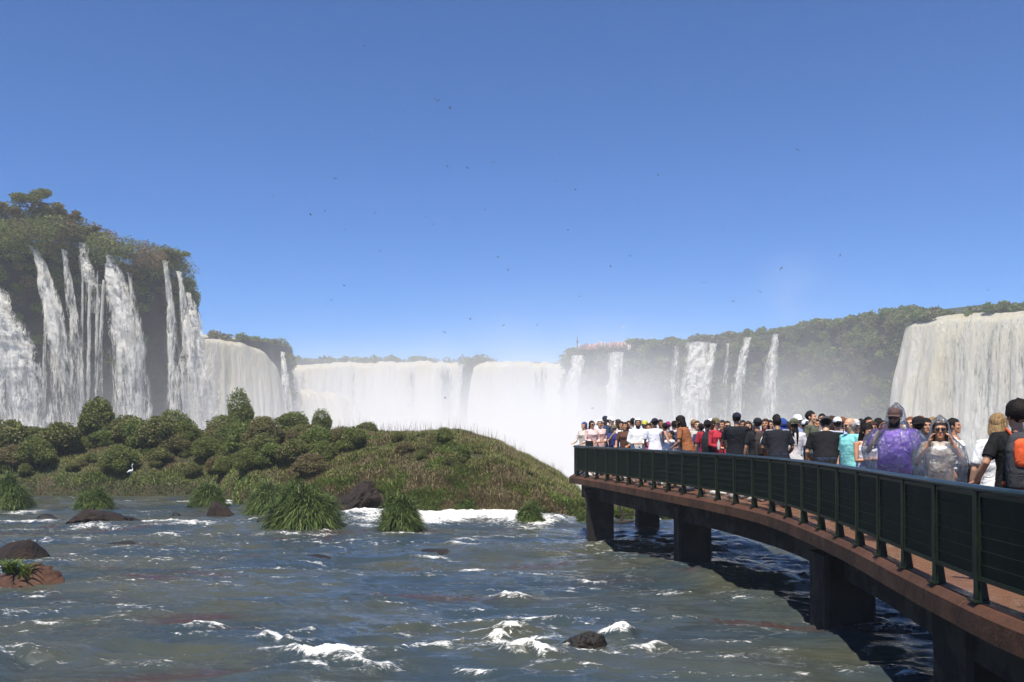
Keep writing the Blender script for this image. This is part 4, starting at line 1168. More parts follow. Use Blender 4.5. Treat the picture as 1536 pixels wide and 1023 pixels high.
# ================================================================== AIR: haze and spray
def box_obj(name, lo, hi, mat, label):
    mb = MB(); lo, hi = np.array(lo, float), np.array(hi, float)
    mb.box((lo + hi) / 2, hi - lo)
    o = mb.build(name, mat)
    tag(o, label, kind='stuff'); return o
t = NT('haze air')
m_haze = t.done(None, t.n('VolumePrincipled', {'Color': (.82, .85, .89), 'Density': .0006, 'Anisotropy': .0}).outputs[0])
box_obj('haze', (-660, -500, -38.5), (660, 800, 62), m_haze, 'thin blue haze in the air over the gorge')
def spray():
    t = NT('spray')
    tc = t.n('TexCoord').outputs['Object']
    sx = t.n('SeparateXYZ', {0: tc}); X, Y, Z = sx.outputs
    def gauss(cx, cy, rx, ry):
        a = t.math('MULTIPLY', t.math('SUBTRACT', X, cx), 1 / rx); b = t.math('MULTIPLY', t.math('SUBTRACT', Y, cy), 1 / ry)
        return t.math('EXPONENT', t.math('MULTIPLY', t.math('ADD', t.math('MULTIPLY', a, a), t.math('MULTIPLY', b, b)), -1.0))
    def col(cx, cy, rx, ry, k, h):       # a spray cloud: thins upward with scale height h
        g = gauss(cx, cy, rx, ry)
        return t.math('MULTIPLY', t.math('MULTIPLY', g, k), t.math('EXPONENT', t.math('MULTIPLY', t.math('ADD', Z, 30.0), -1.0 / h)))
    n = t.noise(t.coord((.030, .030, .022)), 1.0, 5, .62, .5)
    dsum = col(-15, 285, 58, 75, .30, 12)
    dsum = t.math('ADD', dsum, col(14, 225, 34, 100, .19, 11))
    dsum = t.math('ADD', dsum, col(72, 260, 36, 34, .030, 20))
    dsum = t.math('ADD', dsum, col(-70, 140, 30, 22, .6, 7))
    dsum = t.math('ADD', dsum, col(-62, 235, 30, 35, .06, 13))
    dsum = t.math('ADD', dsum, col(-62, 318, 26, 26, .07, 19))
    d = t.math('MULTIPLY', dsum, t.map(n, .34, .64, .10, 1.9))
    edge = t.math('MULTIPLY', t.map(Y, 74, 100), t.map(Z, 34, 8))
    edge = t.math('MULTIPLY', edge, t.math('MULTIPLY', t.map(X, -118, -100), t.map(X, 118, 95)))
    d = t.math('MULTIPLY', d, edge)
    v = t.n('VolumePrincipled', {'Color': (.965, .955, .945), 'Density': d, 'Anisotropy': .0}).outputs[0]
    m = t.done(None, v)
    box_obj('spray_mist', (-119, 73, -35), (119, 342, 45), m, 'white spray drifting up from the foot of the falls')
spray()
def plume():
    t = NT('plume'); c = t.n('TexCoord').outputs['Object']
    g = t.n('SeparateXYZ', {0: c}).outputs
    r = t.n('VectorMath', {0: t.n('Mapping', {'Vector': t.n('Mapping', {'Vector': c, 'Location': (-82, -262, -40)}).outputs[0], 'Scale': (1 / 17, 1 / 17, 1 / 19)}).outputs[0]}, operation='LENGTH').outputs[1]
    n = t.noise(t.coord((.07, .07, .05)), 1.0, 5, .6, .4)
    d = t.math('MULTIPLY', t.map(r, 1.0, .1), t.map(n, .35, .68, .1, 1.4))
    m = t.done(None, t.n('VolumePrincipled', {'Color': (.93, .90, .90), 'Density': t.math('MULTIPLY', d, .0055)}).outputs[0])
    box_obj('spray_plume', (62, 242, 20), (102, 282, 60), m, 'faint plume of spray rising in front of the sky above the right wall')
plume()

# ================================================================== PEOPLE
# canonical figure: 1.72 m, facing +y, feet on z = 0
def bend(V, lean=0.0, yaw=0.0, pitch=0.0, turn=0.0):
    V = np.array(V, float)
    w = sstep(1.45, 1.54, V[:, 2]) * (np.abs(V[:, 0]) < .14) * (np.hypot(V[:, 0], V[:, 1] - .03) < .26)
    if yaw or pitch:
        for i in np.where(w > 0)[0]:
            p = V[i] - np.array([0, .0, 1.49]); a = pitch * w[i]; b = yaw * w[i]
            y, z = p[1] * math.cos(a) + p[2] * math.sin(a), -p[1] * math.sin(a) + p[2] * math.cos(a)
            x, y = p[0] * math.cos(b) - y * math.sin(b), p[0] * math.sin(b) + y * math.cos(b)
            V[i] = [x, y, z + 1.49]
    if lean or turn:
        t = sstep(.86, 1.18, V[:, 2])
        a = lean * t
        y, z = V[:, 1], V[:, 2] - .93
        V[:, 1], V[:, 2] = np.where(t > 0, y * np.cos(a) + z * np.sin(a), y), np.where(t > 0, .93 - y * np.sin(a) + z * np.cos(a), V[:, 2])
        b = turn * t
        V[:, 0], V[:, 1] = V[:, 0] * np.cos(b) - V[:, 1] * np.sin(b), V[:, 0] * np.sin(b) + V[:, 1] * np.cos(b)
    return V
ARMS = {  # (elbow, wrist, hand direction) for the right side (+x); mirrored for the left
 'down': ((.245, -.02, 1.13), (.255, .06, .88), (-.05, .25, -1)),
 'rail': ((.25, .08, 1.15), (.19, .30, 1.04), (-.25, 1, -.1)),
 'phone': ((.205, .17, 1.22), (.09, .34, 1.43), (-.35, .25, .9)),
 'hood': ((.27, .10, 1.17), (.135, .13, 1.44), (-.3, .1, 1)),
 'cross': ((.235, .06, 1.14), (-.03, .20, 1.17), (-1, .05, .15)),
 'raise': ((.24, .14, 1.38), (.13, .20, 1.60), (-.35, .1, 1)),
 'open': ((.285, -.08, 1.17), (.34, .06, .985), (.55, .55, -.35)),
 'belly': ((.24, .02, 1.13), (.10, .24, 1.06), (-.9, .4, .1)),
 'hip': ((.30, -.08, 1.16), (.20, .04, 1.0), (-.6, .5, -.3)),
}
def arm_path(kind, side, wide):
    e, w, h = [np.array(q, float) for q in ARMS[kind]]
    sh = np.array([.178 * wide, -.005, 1.405])
    e = e + np.array([.17 * (wide - 1), 0, 0]); w = w + np.array([.10 * (wide - 1), .05 * (wide - 1), 0])
    m = np.array([side, 1, 1.])
    return sh * m, e * m, w * m, h / np.linalg.norm(h) * m
def add_hand(mb, w, d, side, curl):
    d = d / np.linalg.norm(d)
    k = np.array([side * 1.0, 0, 0]) if abs(d[0]) < .7 else np.array([0, 0, 1.])
    if abs(d[2]) < .75: k = np.array([0, 0, 1.]) if abs(d[0]) < .7 else np.array([0, .3, 1.])
    wv = np.cross(d, k); wv = np.cross(wv, d) if False else wv / np.linalg.norm(wv)
    nrm = np.cross(d, wv)
    mb.tube([w - d * .02, w + d * .03, w + d * .075, w + d * .098], [[.027, .02], [.042, .017], [.043, .015], [.034, .012]], 10, up=wv)
    L = [.062, .075, .07, .055]
    for i in range(4):
        o = w + d * .09 + wv * (.033 - .022 * i)
        c = curl * (1 + .12 * i)
        d1 = d * math.cos(c * .5) + nrm * math.sin(c * .5); d2 = d * math.cos(c * 1.5) + nrm * math.sin(c * 1.5)
        mb.tube([o - d * .01, o + d1 * L[i] * .5, o + d1 * L[i] * .5 + d2 * L[i] * .5], [.0098, .009, .0072], 7, up=wv)
    o = w + d * .03 + wv * .036
    t = d * .55 + wv * .75 + nrm * .35; t /= np.linalg.norm(t); t2 = d * .85 + wv * .25 + nrm * .45
    mb.tube([o - wv * .012, o + t * .032, o + t * .032 + t2 * .032], [.0135, .0115, .008], 7)
HEADZ = 1.605
def head_parts(mb):
    mb.ell((0, -.012, 1.632), (.074, .094, .090), 18, 12)
    mb.rings([1.492, 1.505, 1.53, 1.565, 1.60, 1.63], [.022, .038, .052, .061, .066, .068], [.028, .040, .052, .060, .066, .07], None, [.058, .050, .040, .030, .020, .012], 18)
    mb.tube([[0, .092, 1.622], [0, .099, 1.600], [0, .104, 1.580], [0, .094, 1.572]], [[.010, .010], [.012, .012], [.016, .012], [.013, .008]], 8)
    mb.ell((0, .086, 1.545), (.026, .014, .007)); mb.ell((0, .084, 1.534), (.023, .014, .007))
    mb.ell((0, .082, 1.512), (.024, .018, .014))
    mb.ell((0, .078, 1.638), (.052, .014, .008))
    for g in (-1, 1):
        mb.ell((g * .075, -.005, 1.598), (.010, .020, .031)); mb.ell((g * .038, .070, 1.585), (.024, .02, .018))
        mb.ell((g * .031, .078, 1.617), (.013, .010, .008))
_cache = {}
def torso_rings(wide, g, z0=.80, fem=0.0):
    zs = np.array([.78, .84, .92, 1.02, 1.10, 1.20, 1.30, 1.38, 1.42, 1.45])
    rx = np.array([.150, .166, .172, .155 - .014 * fem, .150 - .012 * fem, .160, .172, .168, .135, .082])
    ry = np.array([.100, .112, .116, .108, .108, .114, .120 + .012 * fem, .104, .080, .062])
    cy = np.array([0, 0, -.005, .005, .01, .01, .005 + .012 * fem, -.005, -.01, -.012])
    belly = max(0, wide - 1.05) * np.exp(-((zs - 1.05) / .17) ** 2)
    rx = rx * (1 + (wide - 1) * .95) ; ry = ry * (1 + (wide - 1) * .9) + belly * .28; cy = cy + belly * .22
    k = zs >= z0 - .03
    return zs[k], rx[k] + g, ry[k] + g, cy[k]
def body_mesh(arms, wide, lean, yaw, pitch, turn, curl, fem, vox=.0068):
    key = ('b', arms, wide, lean, yaw, pitch, turn, curl, fem)
    if key in _cache: return _cache[key]
    mb = MB()
    zs, rx, ry, cy = torso_rings(wide, 0, .78, fem)
    mb.rings(zs, rx, ry, None, cy, 22, 2.3)
    mb.tube([[0, -.014, 1.40], [0, -.008, 1.46], [0, .006, 1.56]], [.068, .054, .053], 12)
    head_parts(mb)
    for side, kind in ((1, arms[0]), (-1, arms[1])):
        sh, e, w, h = arm_path(kind, side, wide)
        q = .9 + .25 * (wide - 1) - .06 * fem
        mb.tube([sh + (0 - sh) * np.array([.35, 0, 0]), sh, sh * .5 + e * .5, e, e * .6 + w * .4, w], [.05, .056 * q, .047 * q, .037 * q, .039 * q, .026], 12)
        add_hand(mb, w, h, side, curl)
        mb.tube([[side * .088 * wide, 0, .92], [side * .092 * wide, .0, .80], [side * .095, .012, .48], [side * .097, -.015, .32], [side * .10, -.02, .09]], [.096 * wide, .090 * wide, .056, .053, .037], 12)
        mb.tube([[side * .10, -.065, .045], [side * .105, .0, .055], [side * .115, .10, .035], [side * .12, .17, .022]], [[.032, .034], [.040, .045], [.044, .030], [.036, .018]], 10, up=[1, 0, 0])
    V, f = mb.data()
    V = bend(V, lean, yaw, pitch, turn)
    me = remesh(V, f, vox, 1)
    # face paint: brows, eyes, lips (colour of the thing itself)
    U = np.zeros(len(me.vertices) * 3); me.vertices.foreach_get('co', U); U = U.reshape(-1, 3)
    mk = MB(); pts = [(-.031, .086, 1.617), (.031, .086, 1.617), (-.034, .09, 1.634), (.034, .09, 1.634), (0, .098, 1.540), (-.018, .09, 1.634), (.018, .09, 1.634)]
    q = bend(np.array(pts), lean, yaw, pitch, turn)
    c = np.ones((len(U), 3))
    for i, (r, col) in enumerate([(.012, (.22, .18, .16)), (.012, (.22, .18, .16)), (.011, (.3, .25, .22)), (.011, (.3, .25, .22)), (.022, (.80, .50, .48)), (.011, (.3, .25, .22)), (.011, (.3, .25, .22))]):
        d = np.linalg.norm((U - q[i]) * np.array([.8, .8, 1.5 if i > 1 else 1.2]), axis=1)
        c[d < r] = col
    a = me.attributes.new('col', 'FLOAT_COLOR', 'POINT'); cc = np.ones((len(U), 4), np.float32); cc[:, :3] = c
    a.data.foreach_set('color', cc.ravel())
    me.materials.append(m_skin((.5, .3, .2)))
    _cache[key] = me
    return me
def folds(V, seed, k=.010):
    n = fbm(V[:, 0] * 6 + seed, V[:, 1] * 6, V[:, 2] * 9, 3, seed)
    return V * np.array([1, 1, 1]) + np.stack([V[:, 0], V[:, 1], 0 * V[:, 0]], 1) / (np.hypot(V[:, 0], V[:, 1])[:, None] + .03) * (n * k)[:, None]
def top_mesh(sleeve, arms, wide, lean, turn, fem, hem=.80, loose=.016):
    key = ('t', sleeve, arms, wide, lean, turn, fem, hem, loose)
    if key in _cache: return _cache[key]
    mb = MB()
    zs, rx, ry, cy = torso_rings(wide, loose, hem, fem)
    if sleeve == 'none':
        k = zs < 1.385
        zs, rx, ry, cy = zs[k], rx[k], ry[k], cy[k]
        mb.rings(np.append(zs, 1.37), np.append(rx, rx[-1] * .78), np.append(ry, ry[-1] * .9), None, np.append(cy, cy[-1]), 22, 2.3)
        for g in (-1, 1): mb.tube([[g * .085, .10, 1.30], [g * .095, .055, 1.41], [g * .10, -.02, 1.44], [g * .09, -.085, 1.36]], .020, 8)
    else:
        rx[-1] -= .004
        mb.rings(np.append(zs, 1.462), np.append(rx, .068 + loose * .4), np.append(ry, .062 + loose * .3), None, np.append(cy, -.012), 22, 2.3)
        for side, kind in ((1, arms[0]), (-1, arms[1])):
            sh, e, w, h = arm_path(kind, side, wide); q = .9 + .25 * (wide - 1) - .06 * fem
            if sleeve == 'short':
                m = sh * .22 + e * .78
                mb.tube([sh * np.array([.5, 1, 1]), sh, sh * .6 + e * .4, m], [.062, .070 * q, .066 * q, .067 * q], 14)
            else:
                mb.tube([sh * np.array([.5, 1, 1]), sh, sh * .5 + e * .5, e, e * .5 + w * .5, w * .93 + e * .07], [.062, .070 * q, .062 * q, .053 * q, .050, .040], 14)
    V, f = mb.data()
    me = remesh(bend(V, lean, 0, 0, turn), f, .010, 2)
    U = np.zeros(len(me.vertices) * 3); me.vertices.foreach_get('co', U); U = U.reshape(-1, 3)
    me.vertices.foreach_set('co', folds(U, 3, .011).astype(np.float32).ravel()); me.update()
    me.materials.append(m_cloth((.5, .5, .5)))
    _cache[key] = me
    return me
def bottom_mesh(kind, wide):
    key = ('p', kind, wide)
    if key in _cache: return _cache[key]
    mb = MB(); zs, rx, ry, cy = torso_rings(wide, .010, .78, 0)
    k = zs <= 1.02
    mb.rings(np.append([.74], zs[k]), np.append([.13], rx[k]), np.append([.10], ry[k]), None, np.append([0], cy[k]), 20, 2.3)
    if kind == 'skirt':
        mb.rings([.45, .6, .8, .95], np.array([.26, .23, .20, .17]) * wide, np.array([.24, .2, .16, .12]) * wide, None, None, 22)
    else:
        end = .50 if kind == 'shorts' else .10
        for g in (-1, 1):
            P = np.array([[g * .088 * wide, 0, .92], [g * .092 * wide, 0, .80], [g * .095, .010, .50], [g * .097, -.012, .32], [g * .10, -.02, .10]])
            rr = np.array([.110 * wide, .105 * wide, .080, .074, .068])
            if kind == 'shorts': P, rr = P[:3], np.array([.112 * wide, .108 * wide, .098])
            mb.tube(P, rr, 14)
    V, f = mb.data()
    me = remesh(V, f, .012, 2); me.materials.append(m_cloth((.5, .5, .5)))
    _cache[key] = me
    return me
def shoe_mesh():
    if 's' in _cache: return _cache['s']
    mb = MB()
    g = 1
    mb.tube([[.10, -.085, .045], [.102, -.04, .06], [.106, .03, .06], [.115, .12, .042], [.122, .19, .03]], [[.036, .042], [.044, .056], [.050, .055], [.052, .038], [.040, .026]], 12, up=[1, 0, 0])
    V, f = mb.data(); V[:, 2] = np.maximum(V[:, 2], .004)
    _cache['s'] = mesh_np('shoe', V, f, m_cloth((.5, .5, .5)), True); return _cache['s']
def hair_mesh(style, lean, yaw, pitch, turn):
    key = ('h', style, lean, yaw, pitch, turn)
    if key in _cache: return _cache[key]
    mb = MB()
    r = {'short': (.082, .100, .096), 'crop': (.0785, .097, .093), 'long': (.090, .106, .100), 'bob': (.092, .108, .102), 'tail': (.084, .102, .098), 'afro': (.112, .122, .112), 'ring': (.082, .100, .075), 'scarf': (.094, .112, .106), 'braid': (.084, .102, .097)}[style]
    mb.ell((0, -.020, 1.640 + (.02 if style == 'afro' else 0) - (.03 if style == 'ring' else 0)), r, 22, 14)
    V, f = mb.data()
    # keep the face clear
    q = f[0]; c = V[q].mean(1)
    fr = sstep(-.02, .06, c[:, 1])
    lim = {'afro': 1.665, 'ring': 1.9}.get(style, 1.672)
    keep = ~((c[:, 1] > .035) & (c[:, 2] < lim)) & ~((c[:, 2] < 1.575) & (c[:, 1] > -.03))
    if style in ('scarf',): keep = ~((c[:, 1] > .045) & (c[:, 2] < 1.68))
    if style == 'ring': keep = (c[:, 2] < 1.665) & (c[:, 1] < .03)
    f = [q[keep]]
    mb2 = MB().add(V, f[0])
    if style in ('long', 'scarf'):
        mb2.rings([1.30, 1.36, 1.44, 1.52, 1.60, 1.66], [.070, .088, .098, .096, .092, .085], [.022, .035, .046, .058, .068, .07], None, [-.115, -.105, -.085, -.06, -.045, -.035], 18)
    if style == 'bob':
        mb2.rings([1.44, 1.47, 1.52, 1.58, 1.64], [.082, .096, .10, .098, .09], [.05, .062, .068, .072, .07], None, [-.06, -.055, -.05, -.045, -.04], 18)
    if style == 'tail':
        mb2.tube([[0, -.10, 1.66], [0, -.15, 1.64], [0, -.16, 1.54], [0, -.14, 1.40]], [.03, .04, .038, .012], 10)
    if style == 'braid':
        for k in (-1, 1): mb2.tube([[k * .03, -.10, 1.60], [k * .04, -.13, 1.5], [k * .04, -.14, 1.38], [k * .035, -.135, 1.22]], [.022, .026, .022, .008], 9)
    V, f = mb2.data()
    if style == 'afro':
        n = vnoise(V[:, 0] * 55, V[:, 1] * 55, V[:, 2] * 55, 3); c0 = np.array([0, -.02, 1.66]); V = c0 + (V - c0) * (1 + .13 * n)[:, None]
    if style not in ('afro', 'scarf'):
        hn = fbm(V[:, 0] * 34, V[:, 1] * 34, V[:, 2] * 11, 3, len(style)); hc_ = np.array([0, -.02, 1.60]); hv = V - hc_; hv[:, 2] *= .4
        V = V + hv / (np.linalg.norm(hv, axis=1)[:, None] + 1e-6) * (hn * .012)[:, None]
    V = bend(V, lean, yaw, pitch, turn)
    _cache[key] = mesh_np('hair', V, f, m_hair((.02, .015, .01)), True)
    return _cache[key]
def hat_mesh(style, lean, yaw, pitch, turn):
    key = ('c', style, lean, yaw, pitch, turn)
    if key in _cache: return _cache[key]
    mb = MB()
    if style == 'hood':
        mb.ell((0, -.025, 1.63), (.108, .122, .122), 20, 14)
        V, f = mb.data(); q = f[0]; c = V[q].mean(1); keep = ~((c[:, 1] > .035) & (c[:, 2] < 1.69))
        mb = MB().add(V, q[keep]); mb.rings([1.42, 1.48, 1.56], [.12, .115, .10], [.07, .075, .08], None, [-.03, -.035, -.03], 18)
    else:
        a = np.linspace(0, math.pi / 2, 8)
        zs = 1.655 + .085 * np.sin(a); k = np.cos(a) ** .8
        mb.rings(np.append([1.635], zs), np.append([.086], .086 * k + .002), np.append([.105], .104 * k + .002), None, np.full(9, -.014), 22)
        s = -1 if style == 'capback' else 1
        if style in ('cap', 'capback'):
            t = np.linspace(-1, 1, 11)
            inner = np.stack([.080 * t, s * (.088 * np.sqrt(np.clip(1 - (t * .92) ** 2, 0, 1))) - .012, 1.652 + 0 * t], 1)
            outer = np.stack([.082 * t, s * (.085 + .085 * np.sqrt(np.clip(1 - t ** 2, 0, 1))) - .012, 1.640 - .018 * t ** 2], 1)
            V = np.concatenate([inner, outer, outer - [0, 0, .006], inner - [0, 0, .006]])
            Q = [[r * 11 + i, r * 11 + i + 1, ((r + 1) % 4) * 11 + i + 1, ((r + 1) % 4) * 11 + i] for r in range(4) for i in range(10)]
            mb.add(V, Q)
            mb.ell((0, -.014, 1.742), (.009, .009, .006))
        if style == 'hat':
            mb.rings([1.632, 1.640, 1.655], [.165, .168, .09], [.18, .183, .105], None, np.full(3, -.014), 24)
    V, f = mb.data()
    V = bend(V, lean, yaw, pitch, turn)
    _cache[key] = mesh_np('cap', V, f, m_cloth((.5, .5, .5)), True)
    return _cache[key]
def glasses_mesh(lean, yaw, pitch, turn):
    key = ('g', lean, yaw, pitch, turn)
    if key in _cache: return _cache[key]
    mb = MB()
    for g in (-1, 1):
        mb.ell((g * .034, .097, 1.615), (.028, .012, .020), 14, 8)
        mb.tube([[g * .06, .085, 1.622], [g * .08, .0, 1.620]], .004, 6)
    mb.tube([[-.012, .104, 1.62], [.012, .104, 1.62]], .004, 6)
    V, f = mb.data()
    _cache[key] = mesh_np('sunglasses', bend(V, lean, yaw, pitch, turn), f, m_plain('dark lens', (.012, .012, .014), .12, .6), True)
    return _cache[key]
def beard_mesh(lean, yaw, pitch, turn):
    key = ('d', lean, yaw, pitch, turn)
    if key in _cache: return _cache[key]
    mb = MB()
    mb.rings([1.482, 1.50, 1.53, 1.56, 1.585], [.034, .050, .062, .068, .071], [.036, .052, .060, .056, .05], None, [.062, .050, .038, .024, .012], 18)
    V, f = mb.data()
    _cache[key] = mesh_np('beard', bend(V, lean, yaw, pitch, turn), f, m_hair((.015, .012, .01)), True)
    return _cache[key]

Wt, Bk, Nv, Gy = (.78, .78, .77), (.012, .012, .014), (.02, .028, .06), (.22, .22, .23)
SK = {'l': (.56, .31, .19), 'm': (.44, .22, .125), 'b': (.29, .14, .075), 'd': (.10, .05, .033)}
HC = {'k': (.013, .010, .009), 'n': (.05, .028, .017), 'y': (.28, .18, .085), 'g': (.42, .41, .40), 'r': (.20, .075, .035), 'm': (.32, .02, .14)}
SHOES = [(.03, .03, .03), (.5, .5, .48), (.02, .02, .025), (.15, .12, .1), (.25, .25, .27), (.04, .05, .09), (.6, .58, .55), (.08, .05, .04)]
GRP = 'people crowded on the walkway'
def make_person(label, loc, rz, H, arms=('down', 'down'), sleeve='short', top=Wt, bottom=Nv, bkind='shorts', hair='short', hc='k', skin='m', wide=1.0, lean=0.0, yaw=0.0, pitch=0.0, turn=0.0, curl=.6, fem=0.0, hat=None, hatc=Bk, glasses=False, beard=False, shoes=None, stripe=None, strap=None, hem=.80, group=GRP):
    if isinstance(arms, str): arms = (arms, arms)
    t = thing('person', label, 'person', loc, rz, group, H / 1.735)
    def part(name, me, mat):
        o = bpy.data.objects.new(name, me); link(o, t)
        o.material_slots[0].link = 'OBJECT'; o.material_slots[0].material = mat
        return o
    part('body', body_mesh(arms, wide, lean, yaw, pitch, turn, curl, fem), m_skin(SK[skin]))
    part('shirt', top_mesh(sleeve, arms, wide, lean, turn, fem, hem), m_cloth(top))
    part('skirt' if bkind == 'skirt' else 'trousers', bottom_mesh(bkind, wide), m_cloth(bottom))
    for g in (1, -1):
        o = part('shoe', shoe_mesh(), m_cloth(shoes or SHOES[int(abs(loc[0] * 37 + loc[1] * 91)) % len(SHOES)])); o.scale = (g, 1, 1)
    if hair: part('hair', hair_mesh(hair, lean, yaw, pitch, turn), m_hair(HC[hc], hair == 'afro') if hair != 'scarf' else m_cloth(HC.get(hc, hc) if isinstance(hc, str) else hc))
    if hat: part('hood' if hat == 'hood' else 'cap', hat_mesh(hat, lean, yaw, pitch, turn), m_cloth(hatc))
    if glasses: part('sunglasses', glasses_mesh(lean, yaw, pitch, turn), glasses_mesh(lean, yaw, pitch, turn).materials[0])
    if beard: part('beard', beard_mesh(lean, yaw, pitch, turn), m_hair(HC['k']))
    if stripe:
        mb = MB()
        for s_, kind in ((1, arms[0]), (-1, arms[1])):
            sh, e, w, h = arm_path(kind, s_, wide)
            mb.tube([np.array([s_ * .09, -.01, 1.468]), sh + np.array([0, 0, .066]), (sh + e) / 2 + np.array([s_ * .064, -.012, .02]), sh * .25 + e * .75 + np.array([s_ * .066, -.012, 0])], .008, 6)
        V, f = mb.data()
        obj('sleeve_stripe', mesh_np('sleeve_stripe', bend(V, lean, 0, 0, turn), f, m_cloth(stripe), True), t)
    if strap:
        mb = MB()
        zs = np.linspace(-1, 1, 9)
        mb.tube([[.10 * (1), -.10 * wide, 1.42], [.12, .0, 1.475], [.02, .135 * wide, 1.28], [-.17 * wide, .09, 1.0]], [[.022, .006]] * 4, 8)
        V, f = mb.data()
        obj('shoulder_strap', mesh_np('shoulder_strap', bend(V, lean, 0, 0, turn), f, m_cloth(strap), True), t)
    return t
def backpack(person, label, c1, c2=None, big=1.0, lean=0.0, turn=0.0, hi=0.0):
    """worn on the back, a thing of its own"""
    c2 = c2 or tuple(x * .7 for x in c1)
    b = thing('backpack', label, 'backpack', person.location, person.rotation_euler.z, 'backpacks in the crowd', person.scale[0])
    def mk(name, mb, c, vox=.012):
        V, f = mb.data(); me = remesh(bend(V, lean, 0, 0, turn), f, vox, 3); me.materials.append(m_cloth(c)); obj(name, me, b)
    mb = MB(); w = .15 * big
    mb.rings([.92, .95, 1.1, 1.3, 1.42, 1.46], np.array([.7, .95, 1.02, 1.0, .8, .45]) * w, np.array([.05, .085, .095, .085, .06, .03]) * big, None, np.array([-.20, -.205, -.21, -.205, -.185, -.165]), 24, 3)
    mk('bag', mb, c1)
    mb = MB(); mb.rings([.97 + hi, 1.0 + hi, 1.12 + hi, 1.2 + hi, 1.23 + hi], np.array([.6, .72, .78, .72, .5]) * w, np.array([.03, .05, .055, .045, .02]), None, np.full(5, -.285 - .03 * (big - 1)), 20, 3)
    mk('front_pocket', mb, c2)
    for g in (-1, 1):
        mb = MB(); mb.tube([[g * .085, -.14, 1.42], [g * .10, -.03, 1.485], [g * .11, .09, 1.40], [g * .12, .14, 1.22], [g * .165, .06, 1.02], [g * .14, -.12, .98]], [[.024, .008]] * 6, 8)
        mk('strap', mb, c2, .009)
    return b

# ------------------------------------------------------------------ where people stand: a photograph column and a distance in from the river-side rail
def stand(px, d):
    P = offset(So, d); k = (px - CX) / F
    g = P[:, 0] - k * P[:, 1]
    idx = np.where((g[:-1] * g[1:] <= 0) & (P[:-1, 1] > 5))[0]
    if len(idx) == 0:
        i = int(np.argmin(np.abs(g))); y = P[i, 1]
        return k * y, y
    i = idx[0]; f = g[i] / (g[i] - g[i + 1] + 1e-9); q = P[i] + (P[i + 1] - P[i]) * f
    return q[0], q[1]
FC = math.pi   # facing the camera
def P(px, ytop, d, face, label, **kw):
    if isinstance(d, tuple): Y = d[0]; X = (px - CX) * Y / F
    else: X, Y = stand(px, d)
    H = 1.40 + (HY - ytop) * Y / F
    lean = kw.get('lean', 0)
    H = min(1.96, max(1.38, H / (1 - .28 * lean * lean - .02 * abs(lean))))
    # rotation: 0 looks away from the camera along the line of sight
    rz = face + math.atan2(-X, Y)
    hat = kw.get('hat')
    return make_person(label, (X, Y, DZ + .002), rz, H, **kw)

# front row, from the far end of the walkway towards the camera
P(876, 633, .55, FC - .7, 'person in beige shirt with blue headscarf at the far corner of the walkway', top=(.55, .48, .42), hair='scarf', hc=(.05, .07, .20), skin='l', arms='rail', fem=1, sleeve='long')
a = P(888, 631, .50, FC + .5, 'person in pink shirt and sunglasses resting hands on the rail near the far end', top=(.72, .50, .48), hair='long', hc='k', skin='m', arms='belly', glasses=True, fem=1, sleeve='long')
P(899, 630, .9, FC + .3, 'person in white hood and pink sleeves beside the pink shirted one', top=(.70, .48, .46), hair='short', hat='hood', hatc=Wt, skin='m', arms='belly', sleeve='long', fem=1)
P(908, 624, 1.6, FC + .3, 'tall person in navy cap and navy shirt near the far end', top=(.03, .05, .11), hair='crop', hat='cap', hatc=(.02, .025, .05), skin='m')
P(916, 625, 1.1, FC + 1.2, 'person in white cap turned sideways at the far end', top=(.03, .05, .09), hair='short', hat='cap', hatc=Wt, skin='l')
P(921, 637, .5, FC + .2, 'short person in blue shirt and olive cap holding a camera at the rail', top=(.03, .04, .16), hair='short', hat='cap', hatc=(.18, .15, .09), skin='l', arms='phone')
P(927, 629, 1.9, .3, 'brown haired person with back turned behind the short blue shirted one', top=(.5, .5, .5), hair='bob', hc='n', skin='l', fem=1)
P(938, 633, .5, FC - .3, 'person with very long brown hair and brown dress leaning on the rail', top=(.10, .045, .03), bottom=(.10, .045, .03), bkind='skirt', hair='long', hc='n', skin='m', arms='rail', fem=1, strap=(.5, .42, .05))
P(949, 627, 1.5, .2, 'person with dark round hair seen from behind in grey shirt', top=(.35, .36, .40), hair='short', skin='m')
P(957, 628, .5, FC, 'bearded person in white long sleeved jacket with white hood up', top=Wt, hair='short', hat='hood', hatc=Wt, skin='b', arms='belly', sleeve='long', beard=True, wide=1.1)
P(967, 631, 1.5, FC - .5, 'person in yellow cap behind the white hooded jacket', top=(.25, .42, .55), hair='short', hat='cap', hatc=(.55, .50, .06), skin='m')
P(983, 628, .55, .15, 'person in white T-shirt seen from behind, dark cap, far part of rail', top=(.74, .73, .80), hair='short', hat='capback', hatc=(.02, .02, .03), skin='m', arms='rail', lean=.15)
P(973, 635, 1.0, FC, 'person in hot pink top squeezed left of the white T-shirt back', top=(.65, .10, .22), hair='long', hc='k', skin='m', fem=1)
P(991, 629, 1.4, FC + .5, 'dark haired person just right of the white T-shirt back', top=(.08, .09, .13), hair='short', skin='b')
P(997, 634, .8, .4, 'person in slate blue shirt between white T-shirt and magenta hair', top=(.10, .13, .20), hair='short', skin='m', arms='rail')
P(1002, 632, 1.6, .2, 'person with bright magenta hair in the crowd', top=(.3, .3, .33), hair='short', hc='m', skin='l', fem=1)
P(1006, 646, .5, FC - 1.2, 'small child in white shirt with both arms raised beside the orange shirt', top=(.72, .70, .78), hair='short', skin='m', arms='raise')
P(1018, 632, .8, FC + 1.1, 'person with glasses looking left behind the orange brown shirt', top=(.05, .06, .10), hair='short', skin='m', glasses=True)
